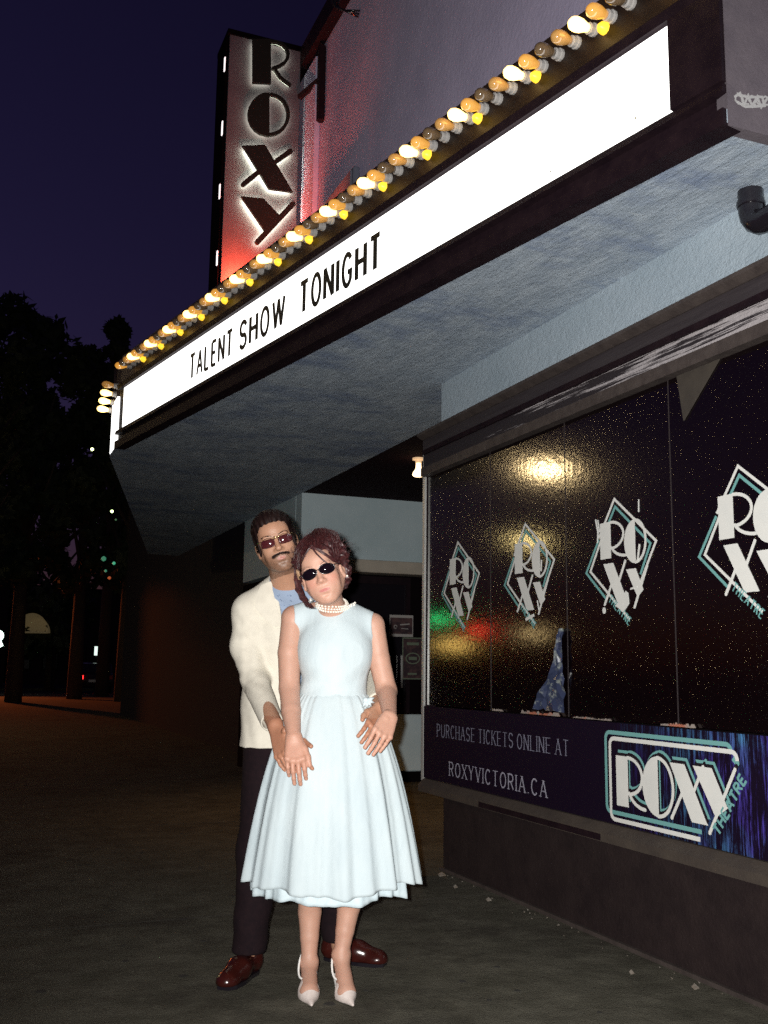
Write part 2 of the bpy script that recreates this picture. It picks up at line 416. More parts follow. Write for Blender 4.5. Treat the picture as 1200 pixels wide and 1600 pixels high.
def face(F, H, male):
    H.e(F, (0, -.012, .040), (.074, .092, .080), k=0)                   # cranium
    H.e(F, (0, .022, -.028), (.059 if male else .062, .066, .082), k=.03)                   # face mass
    H.e(F, (0, .052, .045), (.052, .036, .04), k=.02)                    # forehead
    jw = .047 if male else .041
    for sx in (-1, 1):
        H.c(F, (sx*.056, .0, -.045), (sx*.020, .062, -.098), .016, .015, k=.03)   # jaw line
        H.e(F, (sx*.038, .058, -.022), (.021, .018, .018), k=.025)           # cheekbone
        H.e(F, (sx*.031, .061, -.055), (.024, .019, .026), k=.025)           # cheek
        H.e(F, (sx*.028, .080, .024 if not male else .021), (.024, .009, .007), k=.014)     # brow
    H.e(F, (0, .070, -.100), (.020 if male else .016, .015, .015), k=.018)       # chin
    for sx in (-1, 1): H.e(F, (sx*.031, .095, .003), (.017, .014, .011), k=.014, mode='s')  # sockets
    for sx in (-1, 1):
        H.e(F, (sx*.031, .0745, .003), (.0135, .012, .0125), k=.003)          # eyeball under lids
        H.e(F, (sx*.031, .082, .010), (.014, .006, .003), k=.004)            # upper lid fold
    nz = 1.12 if male else 1.0
    H.c(F, (0, .080, .012), (0, .096*nz**.5, -.026), .0065*nz, .0092*nz, k=.014)     # nose
    H.e(F, (0, .0975*nz**.5, -.0305), (.0100*nz, .0095, .0080), k=.008)
    for sx in (-1, 1):
        H.e(F, (sx*.0120*nz, .089, -.034), (.0066, .009, .0060), k=.006)
        H.e(F, (sx*.006, .098, -.0405), (.0026, .004, .0022), k=.003, mode='s')
    H.e(F, (0, .0765, -.064), (.028, .013, .021), k=.022)               # muzzle
    H.e(F, (0, .0885, -.0612), (.0180, .0050, .0034), k=.007)
    H.e(F, (0, .0880, -.0700), (.0155, .0054, .0044), k=.007)
    H.e(F, (0, .0955, -.0653), (.022, .0042, .0010), k=.003, mode='s')
    H.e(F, (0, .092, -.084), (.014, .006, .004), k=.008, mode='s')
    for sx in (-1, 1):                                              # ears
        A = rot2(1, 2, 12) @ rot2(0, 1, sx * 22)
        H.e(F, (sx*.078, -.008, -.008), (.006, .017, .031), k=.006, ax=A)
        H.e(F, (sx*.083, -.004, -.003), (.005, .009, .017), k=.004, mode='s', ax=A)
        H.e(F, (sx*.077, .000, -.034), (.006, .008, .009), k=.004)

def hand(F, wr, kn, nb, thumb_side, curls, fl=.078, fr=.0075, width=.066, spread=7, thumb=None, k=.006):
    """wr wrist, kn middle of the knuckle row, nb outward normal of the back, thumb_side direction across the palm"""
    wr, kn, nb, ts = V3(wr), V3(kn), V3(nb), V3(thumb_side)
    d = kn - wr; L = np.linalg.norm(d); d /= L; nb = nb - d * (nb @ d); nb /= np.linalg.norm(nb); ts = ts - d * (ts @ d) - nb * (ts @ nb); ts /= np.linalg.norm(ts)
    base = []
    for i, u in enumerate((.5, .17, -.17, -.47)):
        b = kn + ts * u * width * .78 + d * (-.002, .004, .001, -.009)[i]; base.append(b)
        w0 = wr + ts * u * width * .45
        F.cone(w0, b, .0125, fr * 1.15, .014)
        F.ell(b + nb * .002, (fr*1.12,) * 3, k=.005)
    F.ell((wr + kn) / 2 - nb * .004, (width * .40, .011, L * .5), np.array([ts, nb, d]), .012)
    for i, b in enumerate(base):
        lens = np.array([.47, .31, .25]) * fl * (.93, 1.0, .95, .76)[i]
        a = math.radians(spread * (1.1, .3, -.5, -1.4)[i]); dd = d * math.cos(a) + ts * math.sin(a)
        ang = 0; p = b; r = fr * (1, 1, .96, .86)[i]
        for j in range(3):
            ang += math.radians(curls[i][j]); q = p + (dd * math.cos(ang) - nb * math.sin(ang)) * lens[j]
            F.cone(p, q, r, r * .93, .0028); F.ell(q, (r * .98,) * 3, k=.002); p = q; r *= .92
    t0 = wr + d * L * .22 + ts * width * .30 - nb * .006
    pts = thumb or [t0, t0 + d * .030 + ts * .020 - nb * .004, t0 + d * .056 + ts * .026 - nb * .008, t0 + d * .078 + ts * .024 - nb * .010]
    rr = [fr * 1.7, fr * 1.3, fr * 1.15, fr * .95]
    for i in range(3): F.cone(pts[i], pts[i + 1], rr[i], rr[i + 1], .006)
    return base

def lens_mesh(H, cx, cz, y, rx, rz, shape, curve=.006, thick=.0022, n=20, tilt=0):
    """a domed lens in head space"""
    m = MB(); rings = 5; vs = []; fs = []
    def outline(t):
        c, s_ = math.cos(t), math.sin(t)
        if shape == 'oval': return rx * c, rz * s_
        p = 3.2; return rx * math.copysign(abs(c)**(2/p), c), rz * math.copysign(abs(s_)**(2/p), s_) * (1.0 if s_ > 0 else 1.06)
    ct, st = math.cos(tilt), math.sin(tilt)
    for side in (0, 1):
        for i in range(rings + 1):
            k = i / rings
            for j in range(n):
                x, z = outline(2 * math.pi * j / n); x *= k; z *= k; x, z = x * ct - z * st, x * st + z * ct
                yy = y - (curve * k * k) - .10 * abs(cx + x) * 0 - ((cx + x)**2) * 4.0 - (thick if side else 0)
                vs.append(H.w((cx + x, yy, cz + z)))
    R = (rings + 1) * n
    for side in (0, 1):
        for i in range(rings):
            for j in range(n): 
                a, b, c, d = (side*R + i*n + j, side*R + i*n + (j+1) % n, side*R + (i+1)*n + (j+1) % n, side*R + (i+1)*n + j); fs.append((a, b, c, d) if not side else (d, c, b, a))
    for j in range(n): fs.append((rings*n + j, rings*n + (j+1) % n, R + rings*n + (j+1) % n, R + rings*n + j))
    m.add(vs, fs)
    rim = [np.array(vs[rings*n + j]) for j in range(n)]; rim.append(rim[0])
    return m, rim

def strands(name, roots, material, parent, r=.0011, seg=3):
    m = MB()
    for pts, rad in roots:
        n = len(pts); m.tube(pts, [rad * (1 - .75 * i / (n - 1)) for i in range(n)], seg, cap=False)
    return m.build(name, material, parent, smooth='all')

# materials for the two people
M_skin_w = vcol_mat('skin_fair', .52, sss=.08, bump=.0009, bscale=210, spec=.5)
M_skin_m = vcol_mat('skin_warm', .46, sss=.06, bump=.0010, bscale=190, spec=.5)
M_dress = mat('pale_blue_cotton', (.49,.575,.61), .85, col2=(.56,.64,.665), scale=7, bump=.0009, bscale=300, bump2=(.010, 9), stretch=(1,1,.4), spec=.2)
M_sheer = mat('pale_blue_lining', (.52,.63,.68), .8, col2=(.6,.7,.74), scale=60, bump=.0006, bscale=300, spec=.2)
M_cream = mat('cream_wool', (.66,.62,.53), .9, col2=(.73,.69,.59), scale=25, bump=.0010, bscale=330, spec=.15, bump2=(.0015, 20))
M_tee = mat('blue_grey_jersey', (.28,.35,.47), .9, bump=.0006, bscale=350, spec=.15)
M_teeprint = mat('tee_print', (.20,.26,.38), .9, spec=.1)
M_trouser = mat('dark_trouser_cloth', (.009,.005,.007), .9, col2=(.014,.007,.009), scale=40, bump=.001, bscale=200, spec=.15)
M_hair_w = mat('auburn_hair', (.024,.007,.009), .42, col2=(.070,.016,.016), scale=90, detail=3, spec=.6)
M_hair_b = mat('blonde_streak_hair', (.32,.19,.09), .5, col2=(.3,.16,.08), scale=90, spec=.5)
M_hair_m = mat('dark_brown_hair', (.008,.0035,.0035), .6, col2=(.016,.007,.006), scale=80, detail=3, spec=.15)
M_black = mat('black_plastic', (.012,.010,.014), .18, spec=.6)
M_lens_k = mat('black_lens', (.006,.003,.006), .06, spec=.7)
M_gold = mat('gold_metal', (.75,.55,.25), .22, metal=1)
M_pearl = mat('pearl', (.84,.79,.70), .22, coat=.5, spec=.6)
M_shoe_w = mat('ivory_mesh_shoe', (.62,.53,.49), .6, col2=(.74,.66,.62), scale=60, lo=.3, hi=.7, bump=.0006, bscale=500)
M_piping = mat('white_piping', (.84,.83,.80), .5)
M_shoe_m = mat('oxblood_leather', (.026,.005,.004), .22, col2=(.045,.008,.006), scale=14, spec=.6, bump=.0008, bscale=60)
def rose():
    m = mat('rose_tinted_lens', (.09,.012,.02), .13, spec=1.0); p = m.node_tree.nodes['Principled BSDF']; p.inputs['Alpha'].default_value = .62; p.inputs['Coat Weight'].default_value = 1; p.inputs['Coat Roughness'].default_value = .14; p.inputs['Coat IOR'].default_value = 1.9; return m
M_rose = rose()

# ------------------------------------------------------------------ THE WOMAN
HW = Head(Q(503,896,3.88), 20, -5, -2, 1.03)
def build_woman():
    root = empty('person', Q(500,1545,4.0), 'woman with black oval sunglasses in a sleeveless pale blue dress, standing in front', 'person')
    root.location.z = 0
    T = TC
    F = Field(*span(418, 632, 815, 1573, 3.68, 4.2, z0=-.02), .0027)
    # torso
    ch = Q(523,1010,4.0)
    F.ell(ch, (.128, .088, .15), BX, 0)
    F.ell(Q(521,1085,4.0), (.118, .085, .12), BX, .06)
    F.ell(Q(515,1150,4.0), (.15, .115, .13), BX, .08)
    F.ell(Q(524,1026,3.985), (.098, .055, .062), BX, .08)
    LJ, RJ = V3(Q(458,966,4.02)), V3(Q(584,977,4.02))
    F.cone(LJ + RH * .02, Q(515,952,4.02), .043, .045, .04); F.cone(RJ - RH * .02, Q(528,955,4.02), .041, .045, .04)
    # neck and head
    F.cone(Q(522,968,4.02), HW.w((0, -.012, -.07)), .052, .047, .03)
    HH = HW; face(F, HH, False)
    # her right arm (picture left), hanging in front of the jacket
    el, wr = V3(Q(452,1076,3.955)), V3(Q(459,1152,3.80))
    F.ell(LJ, (.046, .048, .05), BX, .02); F.cone(LJ, V3(Q(452,1020,3.99)), .0455, .0445, .006); F.cone(V3(Q(452,1020,3.99)), el, .0445, .039, .006)
    F.cone(el, V3(Q(455,1112,3.885)), .039, .0365, .010); F.cone(V3(Q(455,1112,3.885)), wr, .0365, .0255, .006)
    hand(F, wr, Q(461,1188,3.765), T, RH, [(28, 24, 14), (20, 20, 12), (16, 16, 12), (24, 24, 14)], width=.078, fl=.084, fr=.0094, spread=.5,
         thumb=[V3(Q(468,1160,3.80)), V3(Q(476,1170,3.785)), V3(Q(481,1183,3.775)), V3(Q(484,1196,3.77))])
    # her left arm (picture right), bent, hand resting on the skirt
    el, wr = V3(Q(604,1080,3.99)), V3(Q(609,1120,3.80))
    F.ell(RJ, (.042, .046, .048), BX, .02); F.cone(RJ, V3(Q(592,1030,4.01)), .0425, .0425, .006); F.cone(V3(Q(592,1030,4.01)), el, .0425, .0395, .006)
    F.cone(el, wr, .0395, .0255, .012)
    hd = V3(Q(584,1152,3.76)) - V3(Q(604,1120,3.80))
    hand(F, Q(609,1120,3.79), Q(597,1148,3.745), T * .9 + RH * .30, -RH, [(16, 12, 8), (14, 12, 8), (14, 12, 8), (16, 12, 8)], width=.086, fl=.078, fr=.0088, spread=-3,
         thumb=[Q(602,1124,3.775), Q(592,1132,3.765), Q(585,1142,3.758), Q(579,1151,3.752)])
    # legs
    for hip, kn, cf, an in (((492,1190,4.0), (486,1322,3.98), (484,1425,4.05), (483,1503,4.03)), ((545,1190,4.0), (548,1322,3.97), (545,1415,4.04), (533,1492,4.02))):
        P = [V3(q_) for q_ in [WQ(*hip), WQ(*kn), WQ(*cf), WQ(*an)]]
        F.cone(P[0], P[1], .078, .050, .03); F.cone(P[1], P[2], .048, .0440, .008); F.cone(P[2], P[2] * .5 + P[3] * .5, .0440, .0350, .006); F.cone(P[2] * .5 + P[3] * .5, P[3], .0350, .0275, .006)
        for sx in (-1, 1): F.ell(P[3] + RH * sx * .020 + ZZ * .004, (.012,) * 3, k=.014)
    for an, ball, toe in ((WQ(483,1503,4.03), WQ(483,1546,3.93), WQ(486,1566,3.87)), (WQ(533,1492,4.02), WQ(541,1542,3.93), WQ(548,1559,3.875))):
        an, ball, toe = V3(an), V3(ball), V3(toe); ball[2] = .028; toe[2] = .020
        F.cone(an, an - TC * .030 + ZZ * -.035, .027, .025, .02)                      # heel of the foot
        F.cone(an + ZZ * -.008, ball + ZZ * .012, .027, .026, .02)
        F.cone(an - TC * .02 - ZZ * .035, ball, .022, .024, .03)
        F.ell(ball, (.032, .035, .018), BX, .02)
    Vv, Ff = F.net(); Vv = smooth_mesh(Vv, Ff, 2, .4)
    eyes = [HW.w((sx * .031, .078, .003)) for sx in (-1, 1)]
    def colr(P):
        L = HW.l(P); c = np.tile(np.array([.52, .295, .215]), (len(P), 1))
        n = np.sin(P[:, :1] * 91) * np.sin(P[:, 1:2] * 83 + 1) * np.sin(P[:, 2:] * 77 + 2); c = c * (1 + .05 * n) 
        inh = (np.abs(L) < .16).all(1)
        lw = np.clip(1.9 - 1.7 * ((L[:, 0] / .0225)**2 + ((L[:, 2] + .0662) / .0070)**2), 0, 1) * (inh & (L[:, 1] > .07)); c = c * (1 - lw[:, None]) + np.array([.44, .15, .13]) * lw[:, None]
        for sx in (-1, 1):
            w = np.exp(-(((L[:, 0] - sx * .04)**2 + (L[:, 2] + .03)**2) / .0006)) * (inh & (L[:, 1] > .03)); c = c * (1 - w[:, None] * np.array([.0, .16, .16]))
        hw = 1 / (1 + np.exp((P[:, 2] - Q(459,1150,3.8)[2]) / .025)) * (P[:, 2] > .6); c = c * (1 - hw[:, None] * np.array([.03, .11, .14]))
        return c
    body = np_mesh('body', Vv, Ff, M_skin_w, root, colr)
    # ---- dress: bodice grown from the same torso
    B = Field(*span(440, 600, 915, 1120, 3.80, 4.2), .0032)
    g = .011
    B.ell(ch, (.128, .088, .15), BX, 0, grow=g); B.ell(Q(521,1085,4.0), (.118, .088, .12), BX, .06, grow=g); B.ell(Q(515,1150,4.0), (.15, .115, .13), BX, .08, grow=g)
    B.ell(Q(524,1026,3.980), (.102, .062, .066), BX, .09, grow=g)
    B.cone(LJ + RH * .015, Q(515,952,4.02), .043, .045, .04, grow=g); B.cone(RJ - RH * .01, Q(528,955,4.02), .041, .045, .04, grow=g)
    # gathers and creases at the waist
    def folds(X, Y, Z): return None
    sl, X, Y, Z = B.reg(B.lo, B.lo + B.h * B.n, 0)
    s_ = X * RH[0] + Y * RH[1]; zz = Z
    wz = V3(Q(520,1090,3.9))[2]
    B.D += (.0022 * np.sin(26 * s_ + 46 * zz) * np.exp(-((zz - wz - .07) / .09)**2) + .0013 * np.sin(60 * s_ - 75 * zz) * np.exp(-((zz - wz - .05) / .07)**2) + .0011 * np.sin(38 * zz + 22 * s_)).astype(np.float32)
    # openings: neck, armholes, everything under the waist seam
    B.ell(Q(519,940,4.0) + ZZ * .0, (.084, .16, .030), rot2(0, 2, 6) @ BX, .004, 's')
    B.ell(LJ + RH * -.032 + ZZ * -.012, (.045, .12, .075), rot2(0, 2, -8) @ BX, .004, 's'); B.ell(RJ + RH * .034 + ZZ * -.012, (.045, .12, .078), rot2(0, 2, 8) @ BX, .004, 's')
    B.D[:] = np.maximum(B.D, (wz - .03) - zz)
    # shell: hollow it so the arms and neck come out of an opening
    Vb, Fb = B.net(); Vb = smooth_mesh(Vb, Fb, 2, .45)
    dress = np_mesh('dress', Vb, Fb, M_dress, root)
    # ---- skirt: gathered cloth
    def skirt(name, z0, z1, c0, c1, r0, r1, drop, seed, material, parent, amp=1.0, nz=64, na=420, hemf=None):
        R = np.random.default_rng(seed); a = np.linspace(0, 2 * math.pi, na, endpoint=False)
        per = [(R.uniform(6, 8), R.uniform(0, 6.3), .8), (R.uniform(11, 13), R.uniform(0, 6.3), 1.0), (R.uniform(19, 22), R.uniform(0, 6.3), .62), (R.uniform(34, 38), R.uniform(0, 6.3), .12)]
        def fold(a, t):
            v = 0; env = .62 + .45 * np.clip(np.abs(np.sin(a - .35)) * -1.2 + 1.25, .15, 1)
            for fq, ph, w_ in per:
                fq = round(fq); x = fq * a + ph + .9 * np.sin(2 * a + ph) + .5 * np.sin(3 * a + 2 * ph) + .35 * t
                v = v + w_ * (np.cos(x) + .28 * np.cos(2 * x + .6)) * .62
            return v * env
        Vs = []
        for i in range(nz + 1):
            t = i / nz; z = z0 + (z1 - z0) * t; e = t ** .88
            c = c0 + (c1 - c0) * e; rx = r0[0] + (r1[0] - r0[0]) * e + .030 * math.sin(math.pi * t ** .7) * (1 if r0[0] < .2 else 0); ry = r0[1] + (r1[1] - r0[1]) * e + .02 * math.sin(math.pi * t ** .7)
            f = fold(a, t * 1.2) * amp * (.0025 + .0175 * t ** 1.1)
            fine = .0011 * np.sin(43 * a + 2.3 * np.sin(5 * a)) * math.exp(-t * 5) * (.5 + .5 * np.sin(3 * a + 1))
            bul = .10 * np.sin(a * 1.0)
            x = (rx + f + fine) * np.cos(a); y = (ry + (f + fine) * .9) * np.sin(a)
            dz = drop * t * (np.cos(2 * a) * .5) + .006 * t * np.sin(5 * a + seed) - .35 * f * t
            P = c[None, :] + x[:, None] * RH + y[:, None] * TC; P[:, 2] = z + dz
            Vs.append(P)
        Vs = np.array(Vs); inner = Vs.copy(); cen = Vs.mean(1, keepdims=True); inner -= (Vs - cen) / np.linalg.norm(Vs - cen, axis=2, keepdims=True) * .0022
        n1 = (nz + 1) * na; A = np.concatenate([Vs.reshape(-1, 3), inner.reshape(-1, 3)])
        i, j = np.meshgrid(np.arange(nz), np.arange(na), indexing='ij'); i = i.ravel(); j = j.ravel(); k = (j + 1) % na
        Fo = np.stack([i*na + j, (i+1)*na + j, (i+1)*na + k, i*na + k], 1); Fi = (Fo + n1)[:, ::-1]
        j = np.arange(na); k = (j + 1) % na; b = nz * na; rim = np.stack([b + j, n1 + b + j, n1 + b + k, b + k], 1)
        return np_mesh(name, A, np.concatenate([Fo, Fi, rim]), material, parent)
    c0 = V3(Q(520,1090,4.0)); c1 = V3(Q(519,1300,3.99))
    skirt('skirt', wz + .012, .415, c0, c1, (.130, .098), (.330, .275), .03, SKIRT_SEED, M_dress, dress, SKIRT_AMP)
    skirt('petticoat', wz - .35, .372, V3(Q(515,1250,4.0)), V3(Q(515,1300,3.99)), (.19, .15), (.285, .245), .01, 23, M_sheer, dress, .7, nz=30)
    # little fabric bow at the waist
    b = MB(); o = V3(Q(573,1094,3.905))
    for k in range(5):
        a = 2.4 * k / 4 - .3; d = RH * math.cos(a) * .030 - ZZ * math.sin(a) * .03 + TC * .012
        b.tube([o, o + d * .6 + TC * .014, o + d], [.008, .007, .002], 6)
    b.lathe(o - RH * .004 + TC * .006, TC, [(0, .004), (.006, .012), (.014, .011), (.018, .004)], 10)
    b.build('bow', M_dress, dress, smooth='all')
    # ---- sunglasses
    g_ = MB(); sg = None
    parts = []
    for sx in (-1, 1):
        m, rim = lens_mesh(HW, sx * .033, .004, .108, .0285, .0185, 'oval', tilt=-sx * .10)
        parts.append(m); g_.tube(rim, .0018, 6, cap=False)
        g_.tube([HW.w((sx*.062, .095, .010)), HW.w((sx*.074, .075, .010)), HW.w((sx*.080, .03, .006)), HW.w((sx*.082, -.01, .004))], .0019, 6)
    g_.tube([HW.w((-.008, .107, .007)), HW.w((0, .111, .010)), HW.w((.008, .107, .007))], .0018, 6)
    sg = g_.build('sunglasses', M_black, root, smooth='all')
    for m in parts: m.build('lens', M_lens_k, sg, smooth='all')
    for sx in (1,): 
        e = MB(); e.lathe(HW.w((sx*.086, .003, -.040)), HW.A[1], [(-.004,.001),(-.003,.004),(.003,.004),(.004,.001)], 8); e.build('earring', M_pearl, root, smooth='all')
    # ---- pearl necklace, three strands
    nl = None; axis = Q(519,950,4.0)
    def inside(p):
        for G in (F, B):
            i = np.round((p - G.lo) / G.h).astype(int)
            if (i >= 0).all() and (i < G.n).all() and G.D[tuple(i)] < 0: return True
        return False
    for s_i in range(3):
        m = MB(); n = 50 + 3 * s_i
        for k in range(n):
            a = 2 * math.pi * k / n; fr_ = (math.sin(a) + 1) / 2
            zc = Q(519,930,3.95)[2] + .010 - (.058 + .0095 * s_i) * fr_ ** 1.3 - .004 * math.cos(a)
            dv = RH * math.cos(a) + TC * math.sin(a); rr_ = .15
            while rr_ > .03 and not inside(np.array([axis[0], axis[1], zc]) + dv * rr_): rr_ -= .002
            p = np.array([axis[0], axis[1], zc]) + dv * (min(rr_, .105) + .0045)
            m.lathe(p - ZZ * .0042, ZZ, [(0, .0012), (.0014, .0040), (.0042, .0052), (.0070, .0040), (.0084, .0012)], 7)
        o = m.build('pearl_necklace' if s_i == 0 else 'pearl_strand', M_pearl, nl or root, smooth='all'); o['kind'] = 'stuff'
        nl = nl or o
    # ---- hair: pinned up, loose curls
    Hf = Field(HW.O - .19, HW.O + .19, .0034)
    HW.e(Hf, (0, -.020, .048), (.084, .098, .086), k=0)
    for c, r in (((.02, -.02, .105), .047), ((.055, -.02, .088), .046), ((.075, -.03, .045), .042), ((.07, -.035, -.01), .036), ((-.03, -.02, .10), .042), ((-.062, -.02, .065), .036), ((.0, -.09, .05), .055), ((.060, -.05, -.05), .030), ((-.066, -.015, .0), .026)):
        HW.e(Hf, c, (r, r, r * .9), k=.02)
    sl, X, Y, Z = Hf.reg(Hf.lo, Hf.lo + Hf.h * Hf.n, 0)
    Hf.D += (.0038 * np.sin(X * 150 + 2 * np.sin(Z * 90)) * np.sin(Y * 130) + .003 * np.sin(Z * 210 + 3 * np.sin(X * 75 + Y * 40))).astype(np.float32)
    HW.e(Hf, (.0, .105, -.035), (.068, .105, .112), k=.01, mode='s')
    for sx in (-1, 1): HW.e(Hf, (sx * .085, .012, -.03), (.02, .03, .045), k=.01, mode='s')
    Vh, Fh = Hf.net(); hair = np_mesh('hair', smooth_mesh(Vh, Fh, 1), Fh, M_hair_w, root)
    R = random.Random(5); st = []
    for i in range(620):                                        # strands swept up and back over the mass
        th = R.uniform(-1.9, 1.9); el = R.uniform(-.25, 1.5)
        d0 = np.array([math.sin(th) * math.cos(el), math.cos(th) * math.cos(el) * .9, math.sin(el)])
        pts = []; bend = R.uniform(-.5, .5)
        for k in range(7):
            t = k / 6; a = th + bend * t; e = el + .9 * t
            d = np.array([math.sin(a) * math.cos(e), math.cos(a) * math.cos(e), math.sin(e)])
            rad = np.array([.089, .095, .088]) * (1.0 + .10 * t + .03 * math.sin(9 * t + i))
            off = np.array([.0, -.02, .052]) + np.array([.025, -.01, .018]) * t * (1 if d[0] > 0 else .4)
            p = off + d * rad
            pts.append(p)
        if pts[0][1] > .045 and pts[0][2] < .085: continue
        if pts[0][2] < -.02 and pts[0][1] > .0: continue
        st.append(([HW.w(p) for p in pts], R.uniform(.0012, .0022)))
    for i in range(90):                                         # flyaway curls
        th = R.uniform(-1.7, 1.9); el = R.uniform(-.1, 1.5); d = np.array([math.sin(th) * math.cos(el), -.25 + .5 * math.cos(th) * math.cos(el), math.sin(el)])
        b0 = np.array([.012, -.02, .05]) + d * .098; ph = R.uniform(0, 6); w = R.uniform(.006, .014); pts = []
        for k in range(8):
            t = k / 7; pts.append(HW.w(b0 + d * .030 * t + np.array([math.sin(ph + 7 * t), .3, math.cos(ph + 7 * t)]) * w * t))
        st.append((pts, .0009))
    strands('hair_strands', st, M_hair_w, hair)
    st = []                                                     # parted fringe falling to both sides, long lock at picture left
    for i in range(46):
        u = i / 45; j = R.uniform(-1, 1) * .004
        st.append(([HW.w((-.006 + .01*u + j, .078 - .01*u, .096 + .008*u)), HW.w((-.034 - .006*u + j, .079 - .008*u, .074)), HW.w((-.060 - .006*u, .055 - .01*u, .038)), HW.w((-.074 - .006*u, .028, -.004 + j))], .0017))
    for i in range(40):
        u = i / 39; j = R.uniform(-1, 1) * .004
        st.append(([HW.w((.002 + j, .079, .100)), HW.w((.022 + .008*u + j, .086 - .006*u, .078)), HW.w((.042 + .010*u, .080 - .01*u, .050 + j)), HW.w((.058 + .010*u, .064 - .012*u, .024 + .01*u)), HW.w((.075, .04, .01 + .02*u))], .0016))
    for i in range(14):
        j = R.uniform(-1, 1) * .003; st.append(([HW.w((.006 + j, .085, .095)), HW.w((.016 + j, .094, .066)), HW.w((.030 + j, .096, .038)), HW.w((.042 + j, .093, .020))], .0011))
    for i in range(70):
        u = R.uniform(0, 1); j = R.uniform(-1, 1) * .006; pts = []
        for k, (px, py) in enumerate([(470,868),(464,885),(464,905),(467,922),(474,936),(483 + 6*u,948 + 4*u)]):
            p = V3(WQ(px + j * 500 * (.4 + .12 * k) + 4 * math.sin(k * 1.7 + i), py, 3.90 - .012 * k)); pts.append(p)
        st.append((pts, .0016))
    strands('hair_lock', st, M_hair_w, hair)
    st = []
    for i in range(36):
        u = i / 35; j = R.uniform(-1, 1)
        pts = [V3(WQ(px + j * 2 + 3 * u, py, 3.872)) for px, py in [(476,853),(469,866),(465,880),(464,894),(467,906)]]
        st.append((pts, .0013))
    for i in range(8):
        st.append(([V3(WQ(px + i * .5, py - i * .3, 3.83)) for px, py in [(492,852),(482,857),(474,868),(470,880)]], .0010))
    strands('blonde_lock', st, M_hair_b, hair)
    for sx in (-1, 1):
        st = []
        for i in range(26):
            u = i / 25; p0 = np.array([sx * (.014 + .034 * u), .0935 - .028 * u * u, .0255 + .006 * math.sin(math.pi * u * .8)])
            st.append(([HW.w(p0), HW.w(p0 + np.array([sx * .004, -.0003, .0022]))], .0011))
        strands('eyebrow', st, M_hair_w, hair)
    # ---- shoes
    for an, ball, toe, si in ((Q(483,1503,4.03), Q(483,1546,3.93), Q(486,1570,3.87), 0), (Q(533,1492,4.02), Q(541,1542,3.93), Q(549,1563,3.875), 1)):
        an, ball, toe = V3(an), V3(ball), V3(toe); ball[2] = .03; toe[2] = .012
        fw = toe - ball; fw[2] = 0; fw /= np.linalg.norm(fw); sd = np.cross(fw, ZZ); A = np.array([sd, fw, ZZ])
        f = Field(np.minimum(an, toe) - .12, np.maximum(an, toe) + .12, .0028)
        b2 = ball.copy(); b2[2] = .019; t2 = toe + fw * .018; t2[2] = .008; f.cone(b2 - fw * .012, t2, .038, .0055, 0)
        f.cone(ball - fw * .05 + ZZ*.03, ball, .026, .03, .03)
        sl, X, Y, Z = f.reg(f.lo, f.lo + f.h * f.n, 0)
        dv = (X - ball[0]) * fw[0] + (Y - ball[1]) * fw[1]; sv = (X - ball[0]) * sd[0] + (Y - ball[1]) * sd[1]
        f.D = np.maximum(f.D, (.002 - Z)).astype(np.float32)
        f.D = np.maximum(f.D, (-(dv + .030) + (1.2 * (np.abs(sv) - .025))).astype(np.float32) * .7)       # cut at the vamp, sides run back
        Vs, Fs = f.net()
        sh = np_mesh('shoe', smooth_mesh(Vs, Fs, 2), Fs, M_shoe_w, root)
        heel = an - fw * .045; heel[2] = .0
        m = MB()
        so = [ball + fw * .03 + sd * 0, ball - fw * .03 - ZZ * .016, heel + fw * .03 + ZZ * .030, heel + ZZ * .052]
        m.tube([so[0] - ZZ * .024, so[1] - ZZ * .008, so[2], so[3]], [.012, .018, .016, .015], 8)
        m.lathe(heel + ZZ * .052, -ZZ, [(0, .017), (.012, .013), (.035, .007), (.052, .006)], 8)
        m.build('heel', M_piping, sh, smooth=True)
        m = MB(); pts = []
        for k in range(25):                                     # piping round the opening and the strap behind the heel
            a = math.pi * 2 * k / 24; ca, sa = math.cos(a), math.sin(a)
            back = (1 - sa) / 2
            p = ball + fw * (-.022 - .098 * back ** 1.1) + sd * ca * (.0365 - .009 * back) + ZZ * (.037 - .022 * abs(ca) ** 3 * (1 - back) + .072 * back ** 1.3)
            if back < .15: p = p + ZZ * .0
            pts.append(p)
        m.tube(pts, .0042, 6, cap=False); m.build('strap', M_piping, sh, smooth='all')
    return root
